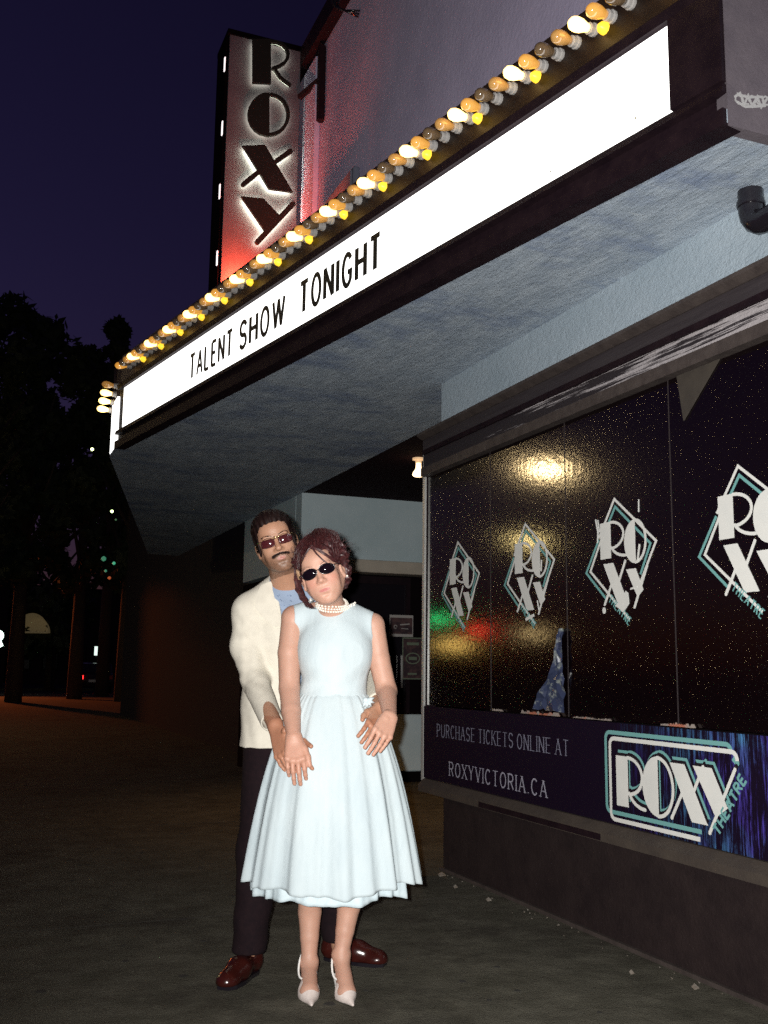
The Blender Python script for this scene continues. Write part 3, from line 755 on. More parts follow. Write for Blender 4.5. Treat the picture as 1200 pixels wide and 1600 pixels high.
# ------------------------------------------------------------------ THE MAN
HM = Head(Q(432,849,4.19), 19, 5, -3, 1.06)
def build_man():
    root = empty('person', Q(465,1520,4.30), 'man in a cream jacket with rose tinted glasses and a moustache, standing behind the woman', 'person')
    root.location.z = 0
    HD = 4.30
    F = Field(*span(335, 640, 780, 1545, 3.70, 4.62, z0=-.02), .0036)
    F.ell(Q(456,1000,4.34), (.17, .105, .20), BX, 0); F.ell(Q(456,1130,4.34), (.15, .11, .16), BX, .08)
    LJ, RJ = Q(392,957,4.30), Q(530,968,4.38)
    F.cone(LJ, Q(448,920,4.30), .055, .055, .05); F.cone(RJ, Q(455,920,4.30), .055, .055, .05)
    F.cone(Q(452,925,4.31), HM.w((0, -.015, -.07)), .066, .062, .03)
    face(F, HM, True)
    el, wr = Q(398,1065,4.24), Q(430,1133,3.92)
    F.cone(LJ, el, .045, .04, .02); F.cone(el, wr, .04, .030, .02)
    hand(F, wr + RH*.0, Q(442,1178,3.835), TC * .8 - RH * .45, RH, [(18, 18, 12), (20, 20, 12), (22, 22, 14), (24, 24, 14)], width=.084, fl=.088, fr=.0092, spread=5,
         thumb=[Q(446,1142,3.86), Q(462,1152,3.86), Q(475,1158,3.83), Q(486,1166,3.79)])
    F.cone(Q(466,1180,3.81), Q(478,1188,3.79), .010, .0095, .004); F.cone(Q(478,1188,3.79), Q(488,1201,3.775), .0095, .0078, .003)
    el, wr = Q(580,1065,4.26), Q(594,1108,3.93)
    F.cone(RJ, el, .045, .04, .02); F.cone(el, wr, .04, .030, .02)
    hand(F, wr, Q(584,1138,3.835), TC * .8 + RH * .3, -RH, [(14, 16, 12), (16, 16, 12), (18, 16, 12), (20, 18, 12)], width=.080, fl=.072, fr=.009, spread=4)
    for hip, kn, an in ((Q(420,1160,4.34), Q(402,1330,4.33), Q(386,1500,4.22)), (Q(495,1160,4.38), Q(515,1330,4.42), Q(532,1484,4.42))):
        F.cone(hip, kn, .085, .058, .05); F.cone(kn, an, .055, .036, .04)
    for an, toe in ((Q(388,1502,4.22), Q(352,1538,4.04)), (Q(530,1484,4.44), Q(592,1504,4.38))):
        toe = toe.copy(); toe[2] = .035; F.cone(an, toe * .5 + an * .5 - ZZ * .02, .028, .018, .02)
    Vv, Ff = F.net(); Vv = smooth_mesh(Vv, Ff, 2, .4)
    def colr(P):
        L = HM.l(P); c = np.tile(np.array([.44, .235, .15]), (len(P), 1))
        n = np.sin(P[:, :1] * 97) * np.sin(P[:, 1:2] * 89 + 1) * np.sin(P[:, 2:] * 71 + 2); c = c * (1 + .06 * n)
        inh = (np.abs(L) < .17).all(1)
        beard = inh & (L[:, 1] > -.03)
        st = 1 / (1 + np.exp((L[:, 2] + .052 + .10 * np.maximum(np.abs(L[:, 0]) - .045, 0) * -6) / .006)) * beard
        st = st * rng.uniform(.55, 1.05, len(P)) * (L[:, 2] > -.13)
        c = c * (1 - .62 * st[:, None]) 
        lw = np.clip(2.2 - 2.0 * ((L[:, 0] / .0185)**2 + ((L[:, 2] + .0672) / .0080)**2), 0, 1) * (inh & (L[:, 1] > .07)); c = c * (1 - lw[:, None]) + np.array([.40, .17, .13]) * lw[:, None]
        hnd = (P[:, 2] < Q(459,1120,3.9)[2]) & (P[:, 2] > .5); c[hnd] = c[hnd] * np.array([.92, .80, .76])
        return c
    np_mesh('body', Vv, Ff, M_skin_m, root, colr)
    # tee shirt
    B = Field(*span(360, 560, 885, 1200, 4.1, 4.58), .005)
    g = .005
    B.ell(Q(456,1000,4.34), (.17, .105, .20), BX, 0, grow=g); B.ell(Q(456,1130,4.34), (.15, .11, .16), BX, .08, grow=g)
    B.cone(LJ, Q(448,920,4.30), .055, .055, .05, grow=g); B.cone(RJ, Q(455,920,4.30), .055, .055, .05, grow=g)
    B.cone(Q(452,925,4.31), Q(450,908,4.30), .066, .066, .03, grow=.010)
    sl, X, Y, Z = B.reg(B.lo, B.lo + B.h * B.n, 0); s_ = X * RH[0] + Y * RH[1]; dp = X * TC[0] + Y * TC[1]
    B.D += (.0016 * np.sin(40 * s_ + 60 * Z)).astype(np.float32)
    nk = Q(450,905,4.20); B.D = np.maximum(B.D, ((Z - nk[2]) * .8 + (dp - nk @ TC) * .5 - .0).astype(np.float32))
    Vt, Ft = B.net(); tee = np_mesh('tee_shirt', smooth_mesh(Vt, Ft, 2), Ft, M_tee, root)
    # faded lettering-like print on the chest: short wavy bars
    m = MB(); R = random.Random(3)
    for row in range(5):
        y = 930 + row * 8.0; x = 433 - row * -1.2
        for k in range(3 + row // 2):
            p = [Q(x + k * 8 + i * 2.0, y + 1.8 * math.sin(i * 1.9 + k + row) , 4.10) for i in range(4)]
            m.tube([snap(B, q) for q in p], .0022, 4)
    m.build('shirt_print', M_teeprint, tee, smooth='all')
    # jacket
    J = Field(*span(350, 615, 875, 1200, 3.92, 4.6), .0038)
    J.ell(Q(452,1000,4.34), (.205, .135, .21), BX, 0); J.ell(Q(452,1090,4.34), (.200, .135, .22), BX, .05)
    J.cone(Q(425,1120,4.34), Q(418,1195,4.34), .118, .128, .05); J.cone(Q(490,1120,4.34), Q(500,1195,4.34), .118, .128, .05)
    J.cone(LJ + ZZ * .006, Q(440,918,4.32), .070, .072, .05); J.cone(RJ, Q(462,918,4.34), .068, .070, .05)
    bodyD = J.D.copy()
    hemz = Q(390,1170,4.2)[2]
    sl, X, Y, Z = J.reg(J.lo, J.lo + J.h * J.n, 0); s_ = X * RH[0] + Y * RH[1]; dp = X * TC[0] + Y * TC[1]
    J.D = np.maximum(J.D, (hemz - Z + .0 * s_).astype(np.float32))
    J.D = np.maximum(J.D, -(bodyD + .016))                       # hollow shell
    # front opening: wedge from collar down, bounded by the lapel edge
    pa, pb = Q(423,893,4.15), Q(440,975,4.15)
    ea = pa @ RH; eb = pb @ RH; za, zb = pa[2], pb[2]
    edge = ea + (eb - ea) * np.clip((za - Z) / (za - zb), -.4, 1.0)
    redge = Q(500,960,4.15) @ RH
    cut = np.maximum(np.maximum(edge - s_, s_ - redge), (Q(450,990,4.34) @ TC) - dp + .0)
    J.D = np.maximum(J.D, -cut.astype(np.float32))
    nkc = HM.w((0, -.015, -.11)); J.op(cone(Q(455,925,4.28), Q(448,880,4.22), .062, .078), .006, 's')
    # sleeves
    el, wr = Q(399,1064,4.22), Q(424,1126,3.99)
    J.cone(LJ + RH * -.004 + ZZ * .006, Q(385,1010,4.28), .070, .064, .04); J.cone(Q(385,1010,4.28), el, .064, .056, .025); J.cone(el, wr, .056, .044, .02)
    el2, wr2 = Q(580,1065,4.24), Q(590,1098,4.02)
    J.cone(RJ, el2, .062, .054, .03); J.cone(el2, wr2, .054, .044, .02)
    for w_, e_, rr in ((wr, el, .036), (wr2, el2, .036)):
        d = (w_ - e_) / np.linalg.norm(w_ - e_)
        lo, hi = w_ - .12, w_ + .12
        J.op((lambda X, Y, Z, w_=w_, d=d: np.maximum(-((X - w_[0]) * d[0] + (Y - w_[1]) * d[1] + (Z - w_[2]) * d[2] - .012), np.sqrt((X - w_[0] - d[0]*.05)**2 + (Y - w_[1] - d[1]*.05)**2 + (Z - w_[2] - d[2]*.05)**2) - .085), lo, hi), .004, 's')
        J.cone(w_ - d * .02, w_ + d * .05, rr, rr, .002, 's')
    # creases: elbow, armpit, drape
    fold = np.zeros(J.D.shape, np.float32)
    def crease(c, dirv, lam, amp, rad):
        c = np.array(c); q = ((X - c[0]) * dirv[0] + (Y - c[1]) * dirv[1] + (Z - c[2]) * dirv[2])
        r2 = ((X - c[0])**2 + (Y - c[1])**2 + (Z - c[2])**2) / rad**2
        return (amp * np.sin(2 * math.pi * q / lam + 1.5 * np.sin(q / lam + 9 * s_)) * np.exp(-r2)).astype(np.float32)
    fold += crease(el + TC * .04, RH * .35 + ZZ * .93, .050, .0030, .10)
    fold += crease(Q(400,975,4.2), RH * .75 + ZZ * .65, .060, .0020, .10)
    fold += crease(Q(378,1010,4.2), RH * -.25 + ZZ * .95, .065, .0015, .08)
    fold += crease(Q(412,1020,4.2), RH, .07, .0022, .12) + crease(Q(385,1140,4.2), RH * .95 + ZZ * .2, .06, .0020, .12)
    fold += (.0006 * np.sin(31 * s_ + 17 * Z) * np.sin(23 * Z - 11 * s_)).astype(np.float32)
    J.D += fold
    Vj, Fj = J.net(); jk = np_mesh('jacket', smooth_mesh(Vj, Fj, 2, .5), Fj, M_cream, root)
    # lapel: a folded flap along the opening, and collar round the neck
    m = MB(); rows = [(423,908,15), (424,922,24), (428,940,30), (433,958,22), (438,976,8)]
    top = []; 
    for px, py, wd in rows:
        e0 = snap(J, Q(px + 2, py, 4.05), .014); e1 = snap(J, Q(px - wd, py + 2 + wd * .25, 4.05), .013); top.append((e0, e1))
    vs = []; fs = []
    for k, (a, b) in enumerate(top): vs += [a, (a + b) / 2 + TC * .004, b, b - TC * .008, a - TC * .008]
    for k in range(len(top) - 1):
        for j in range(4): fs.append((k*5+j, k*5+j+1, k*5+j+6, k*5+j+5))
    m.add(vs, fs); m.build('lapel', M_cream, jk, smooth=True)
    m = MB(); pts = []
    for k in range(13):
        a = math.pi * (1.02 - 1.35 * k / 12) + 2.6
        pts.append(Q(452,912,4.30) + RH * math.cos(a) * .083 + TC * math.sin(a) * .075 + ZZ * (.024 - .02 * math.sin(a)))
    # trousers
    P = Field(*span(350, 600, 1130, 1510, 4.05, 4.62, z0=.04), .005)
    for hip, kn, an in ((Q(420,1165,4.34), Q(404,1330,4.33), Q(388,1492,4.23)), (Q(495,1165,4.38), Q(515,1330,4.42), Q(531,1480,4.43))):
        P.cone(hip, kn, .105, .083, .06); P.cone(kn, an, .083, .066, .05)
    P.ell(Q(456,1150,4.35), (.17, .125, .14), BX, .06)
    sl, X, Y, Z = P.reg(P.lo, P.lo + P.h * P.n, 0); s_ = X * RH[0] + Y * RH[1]
    P.D += (.003 * np.sin(45 * Z + 30 * s_) * np.exp(-((Z - .2) / .16)**2)).astype(np.float32); P.D = np.maximum(P.D, (.085 - Z + .0 * s_).astype(np.float32))
    Vp, Fp = P.net(); np_mesh('trousers', smooth_mesh(Vp, Fp, 2), Fp, M_trouser, root)
    # shoes
    for an, toe in ((Q(388,1502,4.22), Q(352,1538,4.05)), (Q(530,1484,4.44), Q(594,1506,4.38))):
        an = an.copy(); toe = toe.copy(); fw = toe - an; fw[2] = 0; fw /= np.linalg.norm(fw); sd = np.cross(fw, ZZ); A = np.array([sd, fw, ZZ]); g0 = an.copy(); g0[2] = 0
        L = .27; hl = g0 - fw * .06; m0 = hl + fw * .14; tp = hl + fw * L
        f = Field(np.minimum(hl, tp) - np.array([.09, .09, .0]) - ZZ * .006, np.maximum(hl, tp) + np.array([.09, .09, .15]), .0036)
        f.cone(hl + ZZ * .045 + fw * .02, hl + ZZ * .105 + fw * .035, .036, .038, .01); f.cone(hl + fw * .03 + ZZ * .05, m0 + ZZ * .045, .036, .042, .03)
        f.cone(m0 + ZZ * .042, tp - fw * .04 + ZZ * .030, .044, .033, .03); f.ell(tp - fw * .05 + ZZ * .024, (.044, .05, .026), A, .02)
        sl, X, Y, Z = f.reg(f.lo, f.lo + f.h * f.n, 0); f.D = np.maximum(f.D, (.012 - Z).astype(np.float32))
        Vs, Fs = f.net(); sh = np_mesh('shoe', smooth_mesh(Vs, Fs, 2), Fs, M_shoe_m, root)
        m = MB(); prof = [hl + fw * (L * t) + sd * s_ * w for s_ in (1, -1) for t, w in ([(0,.022),(.12,.036),(.35,.036),(.6,.048),(.85,.044),(.97,.022)] if s_ == 1 else [(.97,.022),(.85,.044),(.6,.048),(.35,.036),(.12,.036),(0,.022)])]
        m.prism([p + ZZ * .001 for p in prof], ZZ * .014); m.build('sole', M_black, sh)
        m = MB()
        for k in range(4):
            c = hl + fw * (.105 + .018 * k) + ZZ * (.088 - .006 * k); m.tube([c - sd * .018, c + ZZ * .003, c + sd * .018], .0024, 5)
        m.build('shoelace', M_trouser, sh, smooth='all')
    # glasses
    g = MB(); parts = []
    for sx in (-1, 1):
        m, rim = lens_mesh(HM, sx * .034, -.001, .107, .0275, .0165, 'square', curve=.0085, tilt=sx * .03); parts.append(m)
        g.tube([HM.w((sx*.058, .098, .012)), HM.w((sx*.069, .080, .013)), HM.w((sx*.079, .03, .009)), HM.w((sx*.083, -.005, .004))], .0015, 6)
        g.tube([HM.w((sx*.0055, .111, .007)), HM.w((sx*.014, .1105, .014)), HM.w((sx*.03, .108, .0185)), HM.w((sx*.052, .099, .016))], .0012, 6)
    g.tube([HM.w((-.009, .110, .008)), HM.w((0, .114, .011)), HM.w((.009, .110, .008))], .0022, 6); g.tube([HM.w((-.010, .110, .015)), HM.w((0, .113, .0165)), HM.w((.010, .110, .015))], .0014, 6)
    gl = g.build('glasses', M_gold, root, smooth='all')
    for m in parts: m.build('lens', M_rose, gl, smooth='all')
    # hair: slicked back
    H = Field(HM.O - .2, HM.O + .2, .0036)
    HM.e(H, (0, -.020, .046), (.083, .096, .086), k=0); HM.e(H, (0, .01, .085), (.060, .070, .048), k=.02)
    for sx in (-1, 1): HM.e(H, (sx * .073, .005, .005), (.012, .022, .045), k=.012)
    HM.e(H, (0, -.07, -.02), (.06, .04, .07), k=.03)
    sl, X, Y, Z = H.reg(H.lo, H.lo + H.h * H.n, 0); L0 = [((X - HM.O[0]) * HM.A[i][0] + (Y - HM.O[1]) * HM.A[i][1] + (Z - HM.O[2]) * HM.A[i][2]) / HM.s for i in range(3)]
    H.D += (.0022 * np.sin(L0[0] * 330 + 4 * np.sin(L0[1] * 22)) ).astype(np.float32)
    HM.e(H, (0, .118, -.012), (.066, .085, .094), k=.008, mode='s'); HM.e(H, (0, .06, -.09), (.10, .10, .075), k=.008, mode='s')
    for sx in (-1, 1): HM.e(H, (sx * .088, .0, -.012), (.016, .022, .034), k=.006, mode='s')
    Vh, Fh = H.net(); hair = np_mesh('hair', smooth_mesh(Vh, Fh, 1), Fh, M_hair_m, root)
    R = random.Random(11); st = []
    for i in range(520):
        x0 = R.uniform(-.066, .066); pts = []
        for k in range(8):
            t = k / 7; ph = .50 + 2.2 * t; rx = x0 * (1 + .25 * math.sin(math.pi * t * .7)); c = math.sqrt(max(0, 1 - (rx / .088)**2))
            pts.append(HM.w((rx, -.018 + .099 * c * math.cos(ph + .15), .046 + (.092 + .004 * math.sin(i)) * c * math.sin(ph + .15))))
        st.append((pts, .0012))
    for sx in (-1, 1):
        for i in range(120):
            z0 = R.uniform(-.02, .07); pts = [HM.w((sx * (.072 + .012 * math.sin(math.pi * t * .8)), .048 - .12 * t, z0 + .006 * t)) for t in (0, .25, .5, .75, 1)]
            st.append((pts, .0012))
    strands('hair_strands', st, M_hair_m, hair)
    st = []                                                     # moustache and eyebrows
    for i in range(190):
        u = R.uniform(-1.08, 1.08); z0 = -.0485 - .003 * abs(u) ** 1.5 + R.uniform(-.002, .003); yy = .1020 - .013 * u * u
        st.append(([HM.w((u * .026, yy - .002, z0)), HM.w((u * .032, yy + .0015, z0 - .0030)), HM.w((u * .0365, yy - .002 - .005 * abs(u), z0 - .0048 - .010 * abs(u)))], .0011))
    strands('moustache', st, M_hair_m, hair)
    for sx in (-1, 1):
        st = []
        for i in range(40):
            u = i / 39; p0 = np.array([sx * (.012 + .038 * u), .0945 - .028 * u * u, .0215 + .006 * math.sin(math.pi * u * .8) + R.uniform(-.0015, .0015)])
            st.append(([HM.w(p0), HM.w(p0 + np.array([sx * .005, .0005, .003]))], .0013))
        strands('eyebrow', st, M_hair_m, hair)
    return root

def snap(F, p, off=.001):
    """slide p away from the camera until it lies just in front of the field's surface"""
    p = np.array(p, float); d = p - np.array([0, 0, CAM_H]); d /= np.linalg.norm(d)
    for _ in range(90):
        i = ((p - F.lo) / F.h).astype(int)
        if (i >= 0).all() and (i < F.n).all() and F.D[tuple(i)] < 0: break
        p = p + d * .004
    return p - d * (.003 + off)
# ================================================================== THE PLACE
W = 2.762            # plane of the shop window and of the facade above
ZS = 3.04            # underside of the canopy
M_walk = mat('sidewalk_concrete', (.078,.074,.056), .92, col2=(.125,.118,.092), scale=5, bump=.004, bscale=90, spec=.15, bump2=(.01, 7))
M_road = mat('asphalt', (.030,.028,.028), .8, col2=(.05,.046,.044), scale=20, bump=.006, bscale=120)
M_kerb = mat('kerb_stone', (.12,.11,.10), .85, col2=(.17,.155,.14), scale=12, bump=.003, bscale=60)
M_stucco = mat('blue_grey_stucco', (.34,.415,.475), .88, col2=(.40,.475,.535), scale=3.0, bump=.006, bscale=38, spec=.2, bump2=(.004, 150), stretch=(1, .55, 1))
M_soffit = mat('soffit_plaster', (.36,.425,.50), .72, col2=(.50,.57,.64), scale=5.0, bump=.010, bscale=16, spec=.12, bump2=(.003, 120), stretch=(2.2, .7, 1), lo=.4, hi=.72)
def scratches(m, stretch, colr, lo, hi, sc=1.0):
    t = m.node_tree; p = t.nodes['Principled BSDF']; src = p.inputs['Base Color'].links[0].from_socket
    tc = t.nodes.new('ShaderNodeTexCoord'); mp = t.nodes.new('ShaderNodeMapping'); mp.inputs['Scale'].default_value = stretch; t.links.new(tc.outputs['Object'], mp.inputs[0])
    n = t.nodes.new('ShaderNodeTexNoise'); n.inputs['Scale'].default_value = sc; n.inputs['Detail'].default_value = 6; n.inputs['Roughness'].default_value = .72; t.links.new(mp.outputs[0], n.inputs['Vector'])
    r = t.nodes.new('ShaderNodeMapRange'); r.inputs['From Min'].default_value = lo; r.inputs['From Max'].default_value = hi; t.links.new(n.outputs[0], r.inputs['Value'])
    mx = t.nodes.new('ShaderNodeMix'); mx.data_type = 'RGBA'; t.links.new(r.outputs[0], mx.inputs[0]); t.links.new(src, mx.inputs[6]); mx.inputs[7].default_value = (*colr, 1); t.links.new(mx.outputs[2], p.inputs['Base Color'])
scratches(M_soffit, (3.2, 22, 1), (.62,.68,.72), .62, .74, 1.0)
scratches(M_soffit, (.9, 1.6, 1), (.24,.30,.42), .50, .62, 1.0)
scratches(M_stucco, (30, 26, 26), (.50,.58,.64), .60, .75, 1.0)
scratches(M_walk, (1.1, 1.1, 1), (.055,.050,.040), .50, .66, 1.0)
M_wall_up = mat('upper_wall_paint', (.52,.48,.66), .88, col2=(.64,.58,.78), scale=1.6, bump=.004, bscale=30, spec=.2)
M_dark = mat('dark_brown_paint', (.009,.0045,.0075), .6, col2=(.017,.009,.012), scale=10, bump=.002, bscale=70, spec=.12)
M_darkwall = mat('dark_base_render', (.016,.010,.011), .8, col2=(.026,.017,.017), scale=7, bump=.004, bscale=60, spec=.2)
M_blackceil = mat('black_ceiling', (.006,.004,.005), .95, spec=.05)
M_trimb = mat('brown_trim', (.042,.032,.030), .6, col2=(.07,.055,.05), scale=14, bump=.002, bscale=50)
M_cream_beam = mat('cream_beam', (.45,.40,.33), .7, col2=(.52,.46,.38), scale=6)
M_alu = mat('white_metal_edge', (.62,.62,.60), .35, metal=.4)
M_white = mat('white_vinyl', (.78,.78,.74), .55, col2=(.72,.73,.70), scale=9)
M_teal = mat('teal_vinyl', (.17,.40,.39), .5)
M_sign_on = mat('lit_acrylic_sign', (.9,.9,.88), .4, emit=(1,.985,.95), estr=2.6)
M_letter = mat('black_sign_letter', (.012,.014,.010), .5)
M_bulb_on = mat('lit_bulb', (.9,.8,.5), .3, emit=(1,.62,.17), estr=4.5)
M_bulb_off = mat('unlit_bulb_glass', (.20,.125,.06), .12, col2=(.12,.085,.055), scale=30, spec=.8, coat=.6)
M_bulb_nbr_glow = mat('unlit_bulb_neighbour_glow', (.52,.30,.09), .12, spec=.8, coat=.6, emit=(1,.42,.05), estr=.55)  # unlit bulb: light from the lit neighbour put into its colour and emission
M_bulb_nbr_faint = mat('unlit_bulb_faint_glow', (.40,.24,.09), .12, spec=.8, coat=.6, emit=(1,.42,.06), estr=.20)  # unlit bulb on the other side, weaker neighbour light painted in as glow
M_glow_cone = mat('amber_cap_glow', (.8,.5,.05), .4, emit=(1,.58,.03), estr=1.3)  # added glowing cone, stands in for bulb light reflected off the backing
M_socket = mat('grey_lamp_socket', (.42,.41,.40), .45)
M_brass = mat('brass_backing', (.028,.016,.009), .5, metal=.2, col2=(.016,.009,.006), scale=18)
M_halo = mat('letter_halo_lamp', (.8,.9,.7), .4, emit=(.86,1,.72), estr=26.0)
M_blade = mat('blade_sign_face', (.10,.08,.10), .7, col2=(.13,.105,.125), scale=4)
M_smalllamp = mat('small_white_lamp', (.9,.9,.9), .4, emit=(1,.9,.92), estr=1.3)

def crinkle():
    """dark crinkled film behind glass: black, glossy, dimpled"""
    m = bpy.data.materials.new('dark_crinkled_glass'); m.use_nodes = True; t = m.node_tree; p = t.nodes['Principled BSDF']
    p.inputs['Base Color'].default_value = (.0035,.0015,.0022,1); p.inputs['Roughness'].default_value = .10; p.inputs['Specular IOR Level'].default_value = .75
    tc = t.nodes.new('ShaderNodeTexCoord')
    n = t.nodes.new('ShaderNodeTexNoise'); n.inputs['Scale'].default_value = 40; n.inputs['Detail'].default_value = 2.0; n.inputs['Roughness'].default_value = .5
    v = t.nodes.new('ShaderNodeTexVoronoi'); v.inputs['Scale'].default_value = 120
    t.links.new(tc.outputs['Object'], n.inputs['Vector']); t.links.new(tc.outputs['Object'], v.inputs['Vector'])
    s1 = t.nodes.new('ShaderNodeMapRange'); s1.inputs['From Min'].default_value = .31; s1.inputs['From Max'].default_value = .0; s1.inputs['To Max'].default_value = .55; t.links.new(v.outputs['Distance'], s1.inputs['Value'])
    n9 = t.nodes.new('ShaderNodeMath'); n9.operation = 'MULTIPLY'; n9.inputs[1].default_value = .24; t.links.new(n.outputs[0], n9.inputs[0])
    a = t.nodes.new('ShaderNodeMath'); a.operation = 'ADD'; t.links.new(n9.outputs[0], a.inputs[0]); t.links.new(s1.outputs[0], a.inputs[1])
    b = t.nodes.new('ShaderNodeBump'); b.inputs['Distance'].default_value = .00100; b.inputs['Strength'].default_value = 1
    t.links.new(a.outputs[0], b.inputs['Height']); t.links.new(b.outputs[0], p.inputs['Normal'])
    return m
M_glass = crinkle()

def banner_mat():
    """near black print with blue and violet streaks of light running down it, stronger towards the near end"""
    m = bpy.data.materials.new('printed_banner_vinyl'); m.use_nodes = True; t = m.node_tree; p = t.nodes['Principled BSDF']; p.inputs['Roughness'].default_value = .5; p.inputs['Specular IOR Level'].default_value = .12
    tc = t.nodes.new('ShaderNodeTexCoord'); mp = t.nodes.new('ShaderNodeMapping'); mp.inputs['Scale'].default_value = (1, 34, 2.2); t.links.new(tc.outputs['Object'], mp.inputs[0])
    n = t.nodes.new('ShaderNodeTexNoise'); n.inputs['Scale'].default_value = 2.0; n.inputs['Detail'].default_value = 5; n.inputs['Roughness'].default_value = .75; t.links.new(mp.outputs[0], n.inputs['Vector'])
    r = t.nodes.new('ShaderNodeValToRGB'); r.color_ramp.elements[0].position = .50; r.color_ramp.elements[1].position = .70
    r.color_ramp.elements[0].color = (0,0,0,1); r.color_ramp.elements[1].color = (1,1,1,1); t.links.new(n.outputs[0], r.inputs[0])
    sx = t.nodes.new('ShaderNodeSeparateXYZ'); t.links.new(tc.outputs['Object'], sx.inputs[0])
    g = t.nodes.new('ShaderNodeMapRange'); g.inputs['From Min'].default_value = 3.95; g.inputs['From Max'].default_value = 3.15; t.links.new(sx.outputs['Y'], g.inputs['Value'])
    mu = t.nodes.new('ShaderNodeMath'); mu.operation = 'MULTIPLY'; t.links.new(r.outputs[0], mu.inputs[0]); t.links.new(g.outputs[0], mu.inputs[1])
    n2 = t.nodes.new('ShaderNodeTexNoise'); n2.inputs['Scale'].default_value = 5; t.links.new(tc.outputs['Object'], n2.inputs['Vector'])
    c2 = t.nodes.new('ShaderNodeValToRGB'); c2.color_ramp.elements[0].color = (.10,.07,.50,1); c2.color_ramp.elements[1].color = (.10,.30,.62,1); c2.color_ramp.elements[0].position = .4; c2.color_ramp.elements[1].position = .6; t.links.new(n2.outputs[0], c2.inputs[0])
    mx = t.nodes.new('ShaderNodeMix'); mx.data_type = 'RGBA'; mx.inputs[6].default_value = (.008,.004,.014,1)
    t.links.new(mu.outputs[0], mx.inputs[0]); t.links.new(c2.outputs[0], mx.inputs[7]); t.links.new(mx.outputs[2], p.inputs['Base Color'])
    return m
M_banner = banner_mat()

def peel_mat():
    """dark trim board with the white paint flaking off in long patches along the grain"""
    m = mat('peeling_trim_paint', (.020,.015,.018), .7, bump=.004, bscale=60); t = m.node_tree; p = t.nodes['Principled BSDF']
    tc = t.nodes.new('ShaderNodeTexCoord'); mp = t.nodes.new('ShaderNodeMapping'); mp.inputs['Scale'].default_value = (3, .9, 30); t.links.new(tc.outputs['Object'], mp.inputs[0])
    n = t.nodes.new('ShaderNodeTexNoise'); n.inputs['Scale'].default_value = 1.6; n.inputs['Detail'].default_value = 7; n.inputs['Roughness'].default_value = .7; t.links.new(mp.outputs[0], n.inputs['Vector'])
    sx = t.nodes.new('ShaderNodeSeparateXYZ'); t.links.new(tc.outputs['Object'], sx.inputs[0])
    g = t.nodes.new('ShaderNodeMapRange'); g.inputs['From Min'].default_value = 5.6; g.inputs['From Max'].default_value = 2.9; g.inputs['To Min'].default_value = -.07; g.inputs['To Max'].default_value = .17; t.links.new(sx.outputs['Y'], g.inputs['Value'])
    a = t.nodes.new('ShaderNodeMath'); a.operation = 'ADD'; t.links.new(n.outputs[0], a.inputs[0]); t.links.new(g.outputs[0], a.inputs[1])
    r = t.nodes.new('ShaderNodeValToRGB'); e = r.color_ramp.elements; e[0].position = .58; e[0].color = (.020,.015,.019,1); e[1].position = .63; e[1].color = (.40,.37,.38,1)
    t.links.new(a.outputs[0], r.inputs[0]); t.links.new(r.outputs[0], p.inputs['Base Color']); return m
M_peel = peel_mat()

M_panel = mat('pale_blue_panel', (.50,.62,.66), .85, col2=(.58,.69,.73), scale=2, bump=.004, bscale=60, spec=.15)
# ---- ground
def slab(name, x0, y0, x1, y1, z, m, t=.3): o = box(name, (x0, y0, z - t), (x1, y1, z), m); tag(o, kind='structure'); return o
slab('ground', -400, -200, 400, 500, -.16, mat('dark_ground', (.035,.030,.028), .95), .2)
slab('road', -16, -60, -3.4, 47.8, -.12, M_road, .035)
slab('cross_road', -80, 48, 80, 58, -.12, M_road, .035)
wk = MB()
wk.box((-3.2, -20, -.15), (8.5, 47.8, 0)); tag(wk.build('sidewalk', M_walk), kind='structure')
box_k = box('kerb', (-3.38, -20, -.155), (-3.204, 47.8, .002), M_kerb, bevel=.012); tag(box_k, kind='structure')
slab('far_sidewalk', -80, 58.2, 80, 70, 0, M_walk, .15)
jm = MB()
for k in range(9):
    y = 2.1 + 3.0 * k; jm.box((-3.2, y, .0003), (W - .02, y + .008, .0009))
tag(jm.build('sidewalk_joint', mat('joint_dirt', (.055,.05,.042), .95)), kind='structure')
gm = MB(); Rg = random.Random(31)
for k in range(90):
    x, y = Rg.uniform(-1.5, 2.6), Rg.uniform(1.6, 8) ; r_ = Rg.uniform(.008, .022); ph = Rg.uniform(0, 6)
    gm.prism([(x + r_ * (1 + .25 * math.sin(3 * a + ph)) * math.cos(a), y + r_ * math.sin(a), .0004) for a in [i * .785 for i in range(8)]], (0, 0, .0012))
tag(gm.build('gum_spot', mat('old_gum', (.030,.028,.024), .9)), kind='stuff')
lt = MB()
for k in range(36):
    y = Rg.uniform(2.2, 5.8); x = W - .03 - abs(Rg.gauss(0, .05)); s_ = Rg.uniform(.003, .011)
    lt.prism([(x, y, .001), (x + s_, y + s_ * .4, .001), (x + s_ * .6, y + s_ * 1.3, .001 + s_ * .3)], (0, 0, s_ * .25))
for (x, y, s_) in ((2.66, 5.62, .05), (2.60, 5.30, .025), (2.62, 4.95, .03), (2.55, 3.6, .02), (2.66, 3.35, .03)):
    lt.prism([(x, y, .001), (x + s_, y + s_ * .3, .001), (x + s_ * .8, y + s_, .012), (x + s_ * .1, y + s_ * .7, .006)], (0, 0, .003))
tag(lt.build('litter', mat('paper_litter', (.35,.32,.28), .8, col2=(.18,.14,.10), scale=40)), kind='stuff')

